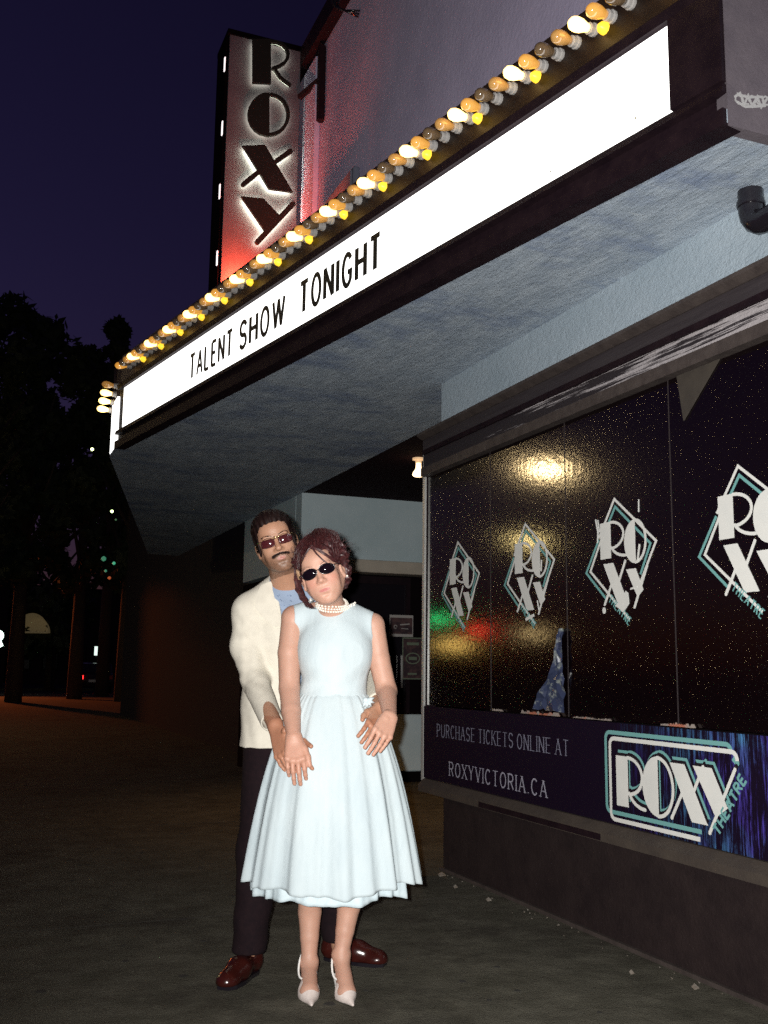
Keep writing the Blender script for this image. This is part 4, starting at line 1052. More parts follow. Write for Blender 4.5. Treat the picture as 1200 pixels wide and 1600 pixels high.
# ---- theatre building
B0 = empty('theatre_building', (W, 5, 0), 'pale theatre building with dark entrance recess, blue grey stucco and purple upper wall', 'building')
up = MB(); up.box((W, -6, 3.24), (W + 6, 9.3, 7.05)); up.build('upper_wall', M_wall_up, B0)
pl = MB(); pl.box((W - .05, 8.55, 3.9), (W, 9.3, 6.98)); pl.build('pilaster', M_wall_up, B0)
c = MB(); c.box((W - .10, -6, 7.052), (W + 6, 9.36, 7.26)); c.build('cornice', M_dark, B0)
box('fascia_wall', (W, -6, 2.742), (W + .30, 5.83, 3.238), M_stucco, B0)
box('window_base_wall', (W + .012, -6, 0), (W + .30, 5.81, .44), M_darkwall, B0, bevel=.004)
box('wall_foot', (W - .012, -6, 0), (W + .008, 5.81, .018), M_trimb, B0)
box('lobby_side_wall', (W + .30, -6, 0), (7, 5.80, 3.03), M_blackceil, B0)
box('recess_ceiling', (3.202, 5.84, ZS + .004), (7, 10.2, ZS + .15), mat('dark_maroon_ceiling', (.020,.010,.013), .95, spec=.05), B0)
box('recess_upper_panel', (3.2, 10.2, 2.362), (7, 10.4, ZS + .003), M_panel, B0)
box('recess_beam', (3.22, 10.14, 2.225), (6.8, 10.42, 2.36), M_cream_beam, B0, bevel=.006)
box('recess_side_wall', (3.2, 10.42, 2.26), (3.5, 12.6, ZS + .003), M_panel, B0)
box('recess_left_pier', (3.204, 10.22, 0), (3.5, 12.6, 2.222), M_blackceil, B0)
box('recess_back_wall', (3.51, 10.36, .0), (7, 10.55, 2.222), M_blackceil, B0)
for x0, x1 in ((4.02, 4.64), (4.68, 5.5)): box('kick_panel', (x0, 10.26, .12), (x1, 10.355, .72), M_panel, B0, bevel=.01)
box('recess_right_wall', (6.8, 5.84, 0), (7, 10.13, 3.03), M_blackceil, B0)
box('farther_wall', (3.7, 12.7, 0), (8, 26.5, 7.5), mat('dark_facade', (.006,.0045,.006), .9, col2=(.010,.007,.009), scale=3), B0)
# double doors in the recess
D0 = empty('entrance_doors', (3.9, 10.3, 0), 'dark framed double doors under the cream beam at the back of the entrance', 'door')
for x0 in (3.56, 4.02 + .62):
    fr = MB()
    for a, b in (((x0, 10.30, .73), (x0 + .05, 10.345, 2.2)), ((x0 + .90, 10.30, .73), (x0 + .95, 10.345, 2.2)), ((x0 + .05, 10.30, 2.12), (x0 + .90, 10.345, 2.2)), ((x0 + .05, 10.30, .73), (x0 + .90, 10.345, .80))): fr.box(a, b)
    f_ = fr.build('door_frame', M_dark, D0); box('pane', (x0 + .05, 10.325, .80), (x0 + .90, 10.335, 2.12), M_black, f_)
    h_ = MB(); h_.tube([(x0 + .84, 10.27, 1.0), (x0 + .84, 10.27, 1.35)], .012); h_.build('handle', M_alu, f_, smooth=True)
# two notices on the doors
def notice(nm, x0, x1, z0, z1, label, style):
    y = 10.296; r = empty(nm, ((x0 + x1) / 2, y, z0), label, 'poster')
    box('paper', (x0, y - .004, z0), (x1, y, z1), mat('dark_poster_print', (.035,.018,.025), .6, col2=(.10,.05,.05), scale=16, lo=.45, hi=.6), r)
    p = Plate((x0, y - .0045, z0), (1,0,0), (0,0,1), (0,-1,0), .001); w, h = x1 - x0, z1 - z0
    if style == 0:
        p.stroke([(0, h - .012), (w, h - .012)], .030); p.stroke([(0, .012), (w, .012)], .030); p.stroke([(.004, 0), (.004, h)], .008); p.stroke([(w - .004, 0), (w - .004, h)], .008)
        p.stroke(arc(w*.25, h*.45, .018, .018, 0, 320, 8), .007); p.stroke([(w*.45, h*.55), (w*.85, h*.6)], .012); p.stroke([(w*.5, h*.38), (w*.8, h*.36)], .007)
        p.build('border', mat('poster_white', (.42,.40,.38), .6), r)
    else:
        p.stroke([(0,0),(w,0),(w,h),(0,h)], .012, closed=True); p.stroke(arc(w/2, h*.5, w*.34, h*.13, 0, 345, 16), .012, closed=True)
        p.stroke([(w*.2, h*.86), (w*.8, h*.86)], .03); p.stroke([(w*.25, h*.12), (w*.7, h*.12)], .02); p.stroke([(w*.3, h*.5), (w*.7, h*.5)], .035)
        p.build('border', mat('poster_green_print', (.16,.20,.14), .6), r)
notice('framed_notice', 4.26, 4.54, 1.555, 1.785, 'small landscape notice with white bands on the dark entrance door, above the tall poster', 0)
notice('poster', 4.42, 4.66, 1.10, 1.54, 'tall greenish poster with an oval design on the entrance door, beside the window corner post', 1)

# ---- recess ceiling lamp (lit)
LP = np.array([3.62, 8.10, ZS])
d_ = Q(653,716,8.0); LP = Q(654,716,1); t_ = (ZS - CAM_H) / (Q(654,716,1)[2] - CAM_H); LP = np.array([0, 0, CAM_H]) + (Q(654,716,1) - np.array([0, 0, CAM_H])) * t_
L0 = empty('ceiling_lamp', tuple(LP), 'bare lit reflector bulb in a round holder on the dark entrance ceiling', 'lamp')
m = MB(); m.lathe(LP, -ZZ, [(0, .055), (.015, .055), (.02, .03), (.045, .026)], 16); m.build('lamp_holder', mat('lamp_holder_cream', (.7,.55,.38), .5, emit=(1,.6,.3), estr=.5), L0, smooth=True)
m = MB(); m.lathe(LP - ZZ * .046, -ZZ, [(0, .022), (.05, .026), (.085, .050), (.105, .054), (.118, .040), (.122, .01)], 16); m.build('bulb', mat('lit_reflector_bulb', (1,.8,.6), .4, emit=(1,.72,.42), estr=3.2), L0, smooth='all')
pl_ = bpy.data.lights.new('ceiling_lamp_light', 'SPOT'); pl_.spot_size = math.radians(110); pl_.spot_blend = .7; pl_.energy = 60.0; pl_.color = (1,.48,.14); pl_.shadow_soft_size = .05
po = bpy.data.objects.new('ceiling_lamp_light', pl_); COL.objects.link(po); po.location = tuple(LP - ZZ * .26)

# ---- display window
WIN = empty('display_window', (W, 4, .45), 'long dark crinkled shop window with peeling trim and a white metal corner post', 'window')
Y0, Y1 = 1.0, 6.03
m = MB(); m.box((W - .055, Y0, 2.455), (W + .05, Y1, 2.51)); m.build('lower_moulding', M_trimb, WIN)
m = MB(); m.box((W - .035, Y0, 2.512), (W + .05, Y1, 2.60)); m.build('peeling_board', M_peel, WIN)
m = MB(); m.box((W - .045, Y0, 2.602), (W + .05, Y1, 2.632)); m.build('thin_moulding', M_dark, WIN)
m = MB(); m.box((W - .04, Y0, 2.634), (W + .05, Y1, 2.70)); m.build('upper_board', mat('upper_board_paint', (.026,.020,.024), .7, col2=(.042,.034,.038), scale=9, stretch=(1,.3,6), bump=.003, bscale=30), WIN)
m = MB(); m.prism([(W - .085, Y0, 2.740), (W - .085, Y0, 2.722), (W - .045, Y0, 2.702), (W + .05, Y0, 2.702), (W + .05, Y0, 2.740)], (0, Y1 - Y0, 0)); m.build('top_moulding', M_trimb, WIN)
box('corner_post', (W - .010, Y1 + .002, .50), (W + .06, Y1 + .035, 2.738), M_dark, WIN)
box('post_edge', (W - .024, Y1 + .003, .505), (W - .0105, Y1 + .034, 2.69), M_alu, WIN)
m = MB(); m.prism([(W - .06, Y0, .442), (W + .05, Y0, .442), (W + .05, Y0, .522), (W - .02, Y0, .518), (W - .06, Y0, .480)], (0, Y1 - Y0, 0)); m.build('window_ledge', mat('ledge_paint', (.070,.056,.045), .6, col2=(.048,.038,.033), scale=7, bump=.002, bscale=60), WIN)
box('ledge_strip', (W - .064, 4.02, .446), (W - .0605, 5.2, .474), M_dark, WIN)
MY = [Y1, 5.157, 4.356, 3.52, 2.69, 1.85, Y0]
for i in range(6):
    a, b = MY[i + 1] + .004, MY[i] - .004
    o = box('window_pane', (W - .004, a, .975), (W + .004, b, 2.4535), M_glass, WIN)
    if i < 4:
        cy = (5.545, 4.725, 3.90, 3.07)[i]
        P_ = Plate((W - .0045, cy, 1.70), (0,-1,0), (0,0,1), (-1,0,0), .0012, .00003)
        k = (.93, .96, 1.0, 1.02)[i]; sc = lambda pts: [(u * k, v * k) for u, v in pts]
        tilt = .10
        # double outline of the diamond: white and teal, left open where the letters cross it
        P_.stroke(sc([(-.165,.125), (-.035,.292), (.268,.062), (.135,-.13)]), .0125, 0); P_.stroke(sc([(-.12,.14), (-.03,.255), (.228,.055), (.150,-.075)]), .0125, 1)
        P_.stroke(sc([(-.140,.125), (-.243,-.03), (.062,-.272)]), .0125, 0); P_.stroke(sc([(-.168,.115), (-.278,-.035), (-.115,-.170)]), .0125, 1)
        for ch, x, y, w, h in (('R', -.155, .018, .20, .172), ('O', .035, -.018, .165, .192), ('X', -.133, -.195, .185, .19), ('Y', .045, -.20, .155, .155)):
            roxy_letter(P_, ch, x * k, y * k, w * k, h * k, .0135 * k)
        write(P_, 'THEATRE', -.098 * k, -.180 * k, .036 * k, .190 * k, .0044, 1, rot=-.66, gap=.40)
        if i == 2:                                              # torn scraps of vinyl on the third decal
            P_.poly([(-.045,-.205), (.02,-.17), (.055,-.15), (.062,-.20), (.02,-.235)], 0); P_.stroke([(.028,-.17),(.045,-.145)], .016, 0); P_.poly(arc(-.135,-.222,.012,.016,0,330,8), 0)
            P_.stroke([(.150,.205),(.152,.262)], .006, 0); P_.stroke([(.13,-.02),(.15,.06)], .010, 0); P_.stroke([(-.19,.215),(-.172,.15),(-.178,.10)], .008, 0); P_.stroke([(-.172,.21),(-.160,.15)], .006, 0); P_.stroke([(.075,-.135),(.125,-.13)], .009, 0)
        if i == 1: P_.stroke([(-.035,-.235),(.05,-.215)], .016, 0); P_.stroke([(.125,.01),(.13,.07)], .010, 0); P_.stroke([(.10,-.19),(.085,-.14)], .008, 0)
        P_.build('logo_decal', [M_white, M_teal], o)
    if i < 5:
        y = MY[i + 1]; box('mullion', (W - .006, y - .0018, .975), (W + .004, y + .0018, 2.4535), mat('glass_joint', (.035,.028,.03), .4), WIN)
# splayed dark bar and beige gusset at the third joint
m = MB(); yb = 3.45; m.prism([(W - .012, yb, 2.4535), (W - .012, yb - .27, 2.4535), (W - .012, yb - .035, 2.25)], (.006, 0, 0)); m.build('corner_gusset', mat('beige_board', (.06,.05,.04), .7, col2=(.04,.033,.028), scale=10), WIN)
# crumpled plastic behind the broken corner of the second pane
cr = MB(); R = random.Random(8); pts = {}
nu, nv = 9, 13
for j in range(nv + 1):
    t = j / nv; wd = .012 + .27 * (1 - t) ** 1.3; 
    for i in range(nu + 1):
        s_ = i / nu; yy = 4.372 + wd * s_ + (.02 * math.sin(9 * t) if 0 < i else 0); pts[i, j] = (W - .010 - R.uniform(.0, .022) - .012 * math.sin(7 * s_), yy + R.uniform(-.006, .006), 1.0 + .40 * t ** 1.0 + R.uniform(-.008, .008))
ks = sorted(pts); idx = {k_: n_ for n_, k_ in enumerate(ks)}
cr.add([pts[k_] for k_ in ks], [(idx[i, j], idx[i+1, j], idx[i+1, j+1], idx[i, j+1]) for i in range(nu) for j in range(nv)])
o = cr.build('crumpled_plastic', mat('clear_crumpled_plastic', (.035,.045,.09), .22, col2=(.30,.33,.30), scale=22, lo=.52, hi=.68, spec=.8), None)
so = o.modifiers.new('thick', 'SOLIDIFY'); so.thickness = .003
tag(o, 'crumpled blue and silver plastic scrap standing on the window sill beside the second glass joint', 'plastic sheet')
sc_ = MB()
for (a, b, c_, d) in ((4.42, 4.80, .022, .02), (3.98, 4.30, .010, .012), (5.0, 5.12, .012, .01), (3.40, 3.62, .016, .016)):
    n = 12
    for q in range(n):
        y = a + (b - a) * q / n; h1 = R.uniform(.3, 1) * c_; sc_.prism([(W - .012, y, .974), (W - .012, y + (b - a) / n, .974), (W - .012, y + (b - a) / n * .6, .974 + h1)], (-R.uniform(.004, d), 0, 0))
o = sc_.build('torn_film_scraps', mat('torn_film', (.32,.27,.24), .5, col2=(.45,.16,.10), scale=5, lo=.55, hi=.6)); o['kind'] = 'stuff'

# ---- ticket banner under the glass
BN = empty('ticket_banner', (W, 4, .52), 'long printed banner under the window advertising online tickets, with the big theatre logo', 'banner')
m = MB(); m.box((W - .026, 1.2, .524), (W - .008, 6.02, .968)); pnl = m.build('banner_panel', M_banner, BN)
P_ = Plate((W - .0265, 4.02, .92), (0,-1,0), (0,0,1), (-1,0,0), .0006, .00003)
PA_ = ((W - .0265, 4.02, .92), (0,-1,0), (0,0,1), (-1,0,0), .0006, .00003)
write_pieces(PA_, 'PURCHASE TICKETS ONLINE AT', -1.80, -.130, .074, 1.49, .0062, 'letter', mat('banner_dim_print', (.20,.20,.27), .6), BN)
write_pieces(PA_, 'ROXYVICTORIA.CA', -1.625, -.348, .078, 1.11, .0080, 'letter', mat('banner_grey_print', (.36,.35,.43), .6), BN)
P_ = Plate((W - .0265, 4.02, .92), (0,-1,0), (0,0,1), (-1,0,0), .0006, .00003)
def rrect(x0, y0, x1, y1, r, a0=0):   # top right corner, over the top, down the left, along the bottom
    return [(x1, y1 - r * 1.1)] + arc(x1 - r, y1 - r, r, r, 0, 90, 5) + arc(x0 + r, y1 - r, r, r, 90, 180, 5) + arc(x0 + r, y0 + r, r, r, 180, 270, 5)
P_.stroke(rrect(.006, -.345, .838, .004, .03) + [(.65, -.345)], .018, 1); P_.stroke([(.845,-.045),(.862,-.06)], .02, 1)
P_.stroke(rrect(.038, -.375, .868, -.022, .03) + [(.64, -.375)], .018, 0)
for dx, dy, mi in ((.015, .025, 1), (0, 0, 2), (0, 0, 0)):
    w_ = .014 if mi != 2 else .014
    if mi == 2: continue
    for ch, x, y, w, h in (('R', .086, -.311, .205, .217), ('O', .277, -.321, .214, .240), ('X', .465, -.315, .225, .222), ('Y', .612, -.315, .245, .222)):
        roxy_letter(P_, ch, x + dx, y + dy, w, h, .0155, mi)
    if mi == 1:                                                 # dark gap between shadow and letters
        for ch, x, y, w, h in (('R', .086, -.311, .205, .217), ('O', .277, -.321, .214, .240), ('X', .465, -.315, .225, .222), ('Y', .612, -.315, .245, .222)):
            roxy_letter(P_, ch, x + .008, y + .013, w, h, .0175, 2); roxy_letter(P_, ch, x + .003, y + .006, w, h, .0185, 2)
write(P_, 'THEATRE', .752, -.345, .040, .275, .0085, 1, rot=.94, gap=.3)
P_.build('logo', [M_white, M_teal, mat('banner_black', (.010,.006,.012), .5)], BN)

# ---- marquee canopy
A0 = np.array([2.224, 2.775, 0.]); AD = np.array([-.1891, .98196, 0.]); AN = np.array([-.98196, -.1891, 0.])  # near face: start, run, outward normal
SL = 5.96                                                   # lit panel length
MQ = empty('marquee', (2.0, 5.5, ZS), 'angled theatre marquee with lit white letter board and a row of bulbs', 'marquee')
near = A0 - AD * .24; apex = A0 + AD * 6.08; nose = apex + np.array([0, .42, 0]); farp = np.array([2.7, 17.0, 0])
# soffit: one plastered underside
inner = [(W, near[1], 0), (W, 5.83, 0), (3.2, 5.84, 0), (3.2, 17.0, 0)]
outl = [near, apex, nose, farp]
so_ = MB(); base = [(p[0], p[1], ZS) for p in [near, apex, nose, farp]] + [(x, y, ZS) for x, y, _ in inner[::-1]]
so_.prism(base, (0, 0, .05)); so_.build('soffit', M_soffit, MQ)
def wallstrip(name, a, b, z0, z1, mat_, off0=0, off1=0, t=.08, parent=MQ):
    a, b = np.array(a), np.array(b); d = (b - a) / np.linalg.norm(b - a); n = np.array([-d[1], d[0], 0]); n = n if n[0] < 0 else -n
    m = MB(); m.prism([np.array([*(a + n * off0)[:2], z0]), np.array([*(b + n * off0)[:2], z0]), np.array([*(b + n * off1)[:2], z1]), np.array([*(a + n * off1)[:2], z1])], -n * t); return m.build(name, mat_, parent)
wallstrip('fascia', near, apex, ZS + .052, 3.86, M_dark, -.022, -.022)
wallstrip('bottom_rail', near, apex, ZS - .012, ZS + .05, M_dark, .018, .018, .09)
wallstrip('lower_ledge', near, apex, 3.150, 3.182, M_dark, .020, .012, .04); wallstrip('upper_ledge', near, apex, 3.548, 3.585, M_dark, .012, .022, .04)
wallstrip('board_end', A0 - AD * .24, A0 - AD * .012, 3.19, 3.545, M_dark, .016, .016, .03)
s0 = A0; s1 = A0 + AD * SL
wallstrip('letter_board', s0, s1, 3.196, 3.538, M_sign_on, -.004, -.004, .016)
wallstrip('bulb_backing', near, apex, 3.62, 3.855, M_brass, -.016, -.016, .005)
wallstrip('nose_fascia', apex + np.array([0, .005, 0]), nose, ZS + .052, 3.86, M_dark, -.02, -.02)
wallstrip('nose_board', apex + np.array([0, .04, 0]), nose - np.array([0, .03, 0]), 3.06, 3.50, M_sign_on, .004, .004, .02)
wallstrip('far_fascia', nose, farp, ZS + .052, 3.86, M_dark, 0, 0)
# near end of the canopy with its scribbled mark
m = MB(); ne = near; m.box((ne[0] + .004, ne[1] - .002, ZS - .010), (W + .0, ne[1] + .05, 3.86)); endp = m.build('end_panel', mat('purple_grey_end', (.10,.085,.10), .7, col2=(.13,.11,.125), scale=9, bump=.002, bscale=60), MQ)
P_ = Plate((ne[0], ne[1] - .0025, ZS), (1,0,0), (0,0,1), (0,-1,0), .0008, .00003)
R2_ = random.Random(12); x = .055
for k in range(5):
    P_.stroke([(x + .018 * math.cos(a_) * (1 + .2 * R2_.random()), .095 + .016 * math.sin(a_) + .006 * k) for a_ in [i_ * .9 for i_ in range(7)]], .0065); x += .030
P_.stroke([(.045,.085),(.08,.075),(.12,.085),(.17,.10)], .010); P_.stroke([(.045,.115),(.09,.112),(.16,.13)], .009); P_.stroke([(.035,.10),(.06,.12),(.075,.08),(.095,.12),(.11,.085),(.135,.125),(.15,.09),(.18,.13)], .009)
P_.build('scribble', mat('chalky_grey_paint', (.40,.40,.40), .8), endp)
m = MB(); m.prism([(p[0], p[1], 3.80) for p in [near + np.array([.06,.05,0]), apex + np.array([.12,0,0]), nose + np.array([.12,0,0]), farp]] + [(x, y, 3.80) for x, y, _ in [(2.761, 17, 0), (2.761, near[1] + .05, 0)]], (0, 0, .04)); m.build('canopy_roof', M_dark, MQ)
# letters on the board, each a piece of its own
def board_text(t, s_from, s_to, zb, H, sw):
    L = text_width(t, .40) * H; kx = (s_from - s_to) / L; x = 0
    for ch in t:
        if ch == ' ': x += .38; continue
        w, st = FONT[ch]
        P_ = Plate(A0 + AD * (s_from - x * kx * H) + ZZ * zb + AN * .0015, -AD, ZZ, AN, .003, .00008)
        for k_, s_ in enumerate(st):
            dx = s_[-1][0] - s_[0][0]; dy = s_[-1][1] - s_[0][1]; hw = sw * (1.25 if abs(dx) < .1 and len(s_) == 2 else 1.0)
            P_.stroke([(a * kx * H, b * H) for a, b in s_], hw)
        P_.build('sign_letter', M_letter, MQ); x += w + .40
board_text('TALENT', 4.475, 3.755, 3.262, .172, .026)
board_text('SHOW', 3.625, 3.005, 3.262, .176, .030)
board_text('TONIGHT', 2.795, 1.935, 3.262, .180, .030)
st_ = MB()
for s_, z_, w_, h_ in ((.16, 3.245, .012, .014), (.62, 3.232, .02, .008), (.85, 3.26, .012, .004), (.98, 3.225, .05, .003), (1.6, 3.222, .05, .003), (.12, 3.30, .004, .006)):
    P0 = A0 + AD * s_ + ZZ * z_ + AN * .0; st_.prism([P0, P0 + AD * w_, P0 + AD * w_ * .6 + ZZ * h_], AN * .002)
st_.build('board_stain', mat('grime', (.30,.27,.16), .8), MQ)['kind'] = 'stuff'
# bulbs: 61 sockets 0.1 m apart, every fourth one lit
mb_ = MB(); mb_.lathe((0,0,0), (1,0,0), [(0, .027), (.012, .027), (.014, .0215), (.020, .0215), (.022, .0235), (.034, .0235), (.036, .019), (.040, .018)], 12); mb_.build('bulb_socket', M_socket); sock_me = bpy.data.objects['bulb_socket'].data; bpy.data.objects.remove(bpy.data.objects['bulb_socket'])
def bulb_me(mt):
    b = MB(); b.lathe((0,0,0), (1,0,0), [(.038, .016), (.054, .0195), (.078, .0275), (.102, .0300), (.122, .0255), (.134, .014), (.139, .003)], 14); o = b.build('light_bulb', mt, smooth='all'); me_ = o.data; bpy.data.objects.remove(o); return me_
BM = [bulb_me(M_bulb_on), bulb_me(M_bulb_nbr_faint), bulb_me(M_bulb_off), bulb_me(M_bulb_nbr_glow)]
mb_ = MB(); mb_.lathe((0,0,0), (1,0,0), [(-.002, .004), (.012, .026), (.034, .022), (.046, .010)], 10); mb_.build('amber_cap', M_glow_cone, smooth=True); cone_me = bpy.data.objects['amber_cap'].data; bpy.data.objects.remove(bpy.data.objects['amber_cap'])
def put(name, me_, Mw, parent):
    o = bpy.data.objects.new(name, me_); COL.objects.link(o); o.parent = parent; o.matrix_parent_inverse = winv(parent); o.matrix_basis = Mw; return o
def bulb(pos, ax, kind):
    ax = np.array(ax, float); ax /= np.linalg.norm(ax); sd = np.cross(ZZ, ax); sd /= np.linalg.norm(sd); u_ = np.cross(ax, sd)
    Mw = Matrix(((ax[0], sd[0], u_[0], pos[0]), (ax[1], sd[1], u_[1], pos[1]), (ax[2], sd[2], u_[2], pos[2]), (0,0,0,1)))
    b_ = put('light_bulb', BM[kind], Mw, MQ)
    s_ = put('bulb_socket', sock_me, Mw, b_); return b_
for k in range(-5, 56):
    s_ = .381 + .0993 * k * 1.0
    if s_ > 5.99 or s_ < -.2: continue
    bulb(A0 + AD * s_ + ZZ * (3.738 - .006 * s_) + AN * -.014, AN + ZZ * -.12, k % 4)
    if k % 4 == 0:  # added cone imitating the yellow reflection next to each lit bulb
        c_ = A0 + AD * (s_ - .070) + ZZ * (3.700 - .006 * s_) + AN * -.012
        put('amber_cap', cone_me, Matrix(((AN[0], AD[0], 0, c_[0]), (AN[1], AD[1], 0, c_[1]), (0, 0, 1, c_[2]), (0, 0, 0, 1))), MQ)
for k in range(4): bulb(np.array([apex[0] - .0, apex[1] + .08 + .095 * k, 3.60 - .05 * k]), (-1, 0, .05), (1, 0, 0, 0)[k])

# ---- vertical blade sign
BL = empty('blade_sign', (2.3, 8.9, 3.9), 'tall vertical blade sign with dark back-lit letters above the marquee', 'sign')
yb = 8.9; M_nearblack = mat('near_black_paint', (.003,.002,.003), .9, spec=.03)
box('sign_cabinet', (1.955, yb, 3.862), (2.665, yb + .42, 7.22), M_blade, BL)
box('sign_side', (1.925, yb + .02, 3.862), (1.953, yb + .40, 7.20), M_nearblack, BL)
def face_pt(px, py): 
    a = Q(px, py, 1); t = yb / a[1]; return (a[0] * t, CAM_H + (a[2] - CAM_H) * t)
def z3(x, y): return face_pt(340 + x / 4, y / 4)

M_halo_dim = mat('dim_letter_halo_lamp', (.8,.9,.7), .4, emit=(.9,1,.75), estr=5)
def blade_letter(polys, strokes, hm=None):
    o = Plate((0, yb - .040, 0), (1,0,0), (0,0,1), (0,-1,0), .030, .0004); hl = Plate((0, yb - .034, 0), (1,0,0), (0,0,1), (0,-1,0), .004, .0004)
    for pg in polys:
        q = [z3(*p) for p in pg]; o.poly(q)
        c_ = np.mean(q, 0); hl.poly([tuple(c_ + (np.array(p) - c_) * .96) for p in q], base=.0)
    for s_, w_ in strokes:
        q = [z3(*p) for p in s_]; o.stroke(q, w_, cap=True); hl.stroke(q, w_ * .8)
    l_ = o.build('sign_letter', M_letter, BL); hl.mb.build('halo_lamp', hm or M_halo, l_)
    for pg in (): pass
# R, O, X and Y as the photograph shows them, fat stroke and thin stroke
blade_letter([[(208,268),(322,268),(322,545),(208,540)]], [([(325,282)] + [(325 + 105*math.sin(a), 362 - 82*math.cos(a)) for a in (.3,.7,1.1,1.5,1.9,2.3,2.7)] + [(335,448)], .030), ([(345,450),(380,505),(440,550)], .030)], M_halo_dim)
blade_letter([[(312, 600)] + [(312 - 135*math.sin(a), 735 - 138*math.cos(a)) for a in (.3,.6,.9,1.2,1.5,1.8,2.1,2.4,2.7)] + [(312, 873)]], [([(312 + 118*math.sin(a), 735 - 125*math.cos(a)) for a in [.1 + .27*i for i in range(12)]], .032)], M_halo_dim)
blade_letter([[(145,930),(285,925),(460,1220),(310,1200)]], [([(445,962),(355,1025)], .044), ([(255,1085),(150,1170)], .044)])
blade_letter([[(135,1245),(275,1258),(372,1360),(285,1465)]], [([(458,1292),(238,1528)], .050)])
box('sign_cap', (1.93, yb - .02, 7.222), (2.69, yb + .44, 7.27), M_nearblack, BL)
for z_ in (4.96, 5.62, 6.26, 6.92): 
    m = MB(); m.box((1.915, yb + .02, z_ - .07), (1.924, yb + .05, z_ + .07)); m.build('edge_lamp', M_smalllamp, BL)
m = MB(); m.tube([(2.66, 8.86, 6.72), (2.76, 8.45, 6.72)], .035, 6); m.tube([(2.735, 8.42, 6.25), (2.735, 8.42, 7.0)], .045, 6); m.build('bracket', M_dark, BL)
# small red floodlights hidden behind the row of bulbs, at the foot of the sign and of the wall
for (x, y, z), en, lab in (((2.12, 8.77, 4.62), 6.0, 'small red flood lamp at the foot of the blade sign'), ((2.60, 7.80, 4.75), 2.6, 'small red flood lamp on the canopy against the purple wall')):
    r_ = empty('flood_lamp', (x, y, z - .3), lab, 'lamp')
    m = MB(); m.lathe((x, y, z - .12), ZZ, [(0,.02),(.02,.05),(.07,.06),(.10,.065)], 12); m.tube([(x, y, 3.84), (x, y, z - .11)], .012); m.build('lamp_housing', M_dark, r_, smooth=True)
    m = MB(); m.lathe((x, y, z - .018), ZZ, [(0,.055),(.006,.055),(.012,.03)], 12); m.build('lamp_glass', mat('red_lamp_glass', (1,.2,.1), .3, emit=(1,.10,.03), estr=6), r_, smooth='all')
    l_ = bpy.data.lights.new('flood_light', 'SPOT'); l_.energy = en * 22; l_.color = (1,.10,.04); l_.spot_size = math.radians(150); l_.spot_blend = .8; l_.shadow_soft_size = .05
    lo_ = bpy.data.objects.new('flood_light', l_); COL.objects.link(lo_); lo_.location = (x, y, z + .02); lo_.rotation_euler = Vector((-(.25), -.45 if y < 8 else -1.1, -1.0)).to_track_quat('Z', 'Y').to_euler()
# grey box on the wall above the canopy, and coiled cable
j_ = empty('junction_box', (2.7, 7.8, 4.9), 'grey metal box on the upper wall just above the row of bulbs', 'junction box')
box('box_body', (W - .06, 7.42, 4.8), (W - .001, 8.16, 5.32), mat('grey_box_paint', (.16,.17,.22), .6), j_, bevel=.01); box('box_lid', (W - .075, 7.45, 4.83), (W - .062, 8.13, 5.29), mat('grey_box_lid', (.18,.19,.24), .6), j_)
m = MB(); R = random.Random(4)
for k in range(3):
    o_ = Q(552 + 5 * k, -8 + 6 * k, 8.0); m.tube([o_ + RH * .19 * math.cos(a) + ZZ * (.17 - .02 * k) * math.sin(a) + TC * .03 * math.sin(3 * a + k) for a in np.linspace(0, 6.28, 26)], .009, 6, cap=False)
tag(m.build('coiled_cable', M_black, smooth='all'), 'loops of black cable hanging at the top edge of the upper wall', 'cable')
# black downpipe elbow on the stucco by the near end
px_ = MB(); x_ = W - .085; px_.tube([(x_, 2.885, 3.03), (x_, 2.885, 2.95)] + [(x_, 2.885 - .07 + .07 * math.cos(a), 2.95 - .07 * math.sin(a)) for a in (.4, .8, 1.2, 1.57)] + [(x_, 2.70, 2.88)], .048, 14)
dp = px_.build('drain_pipe', M_black, smooth=True); tag(dp, 'black elbow pipe on the stucco under the canopy at the right edge', 'pipe')
m = MB(); m.lathe((x_, 2.885, 2.965), ZZ, [(0,.052),(.012,.054),(.024,.052)], 14); m.build('pipe_collar', M_black, dp, smooth=True)
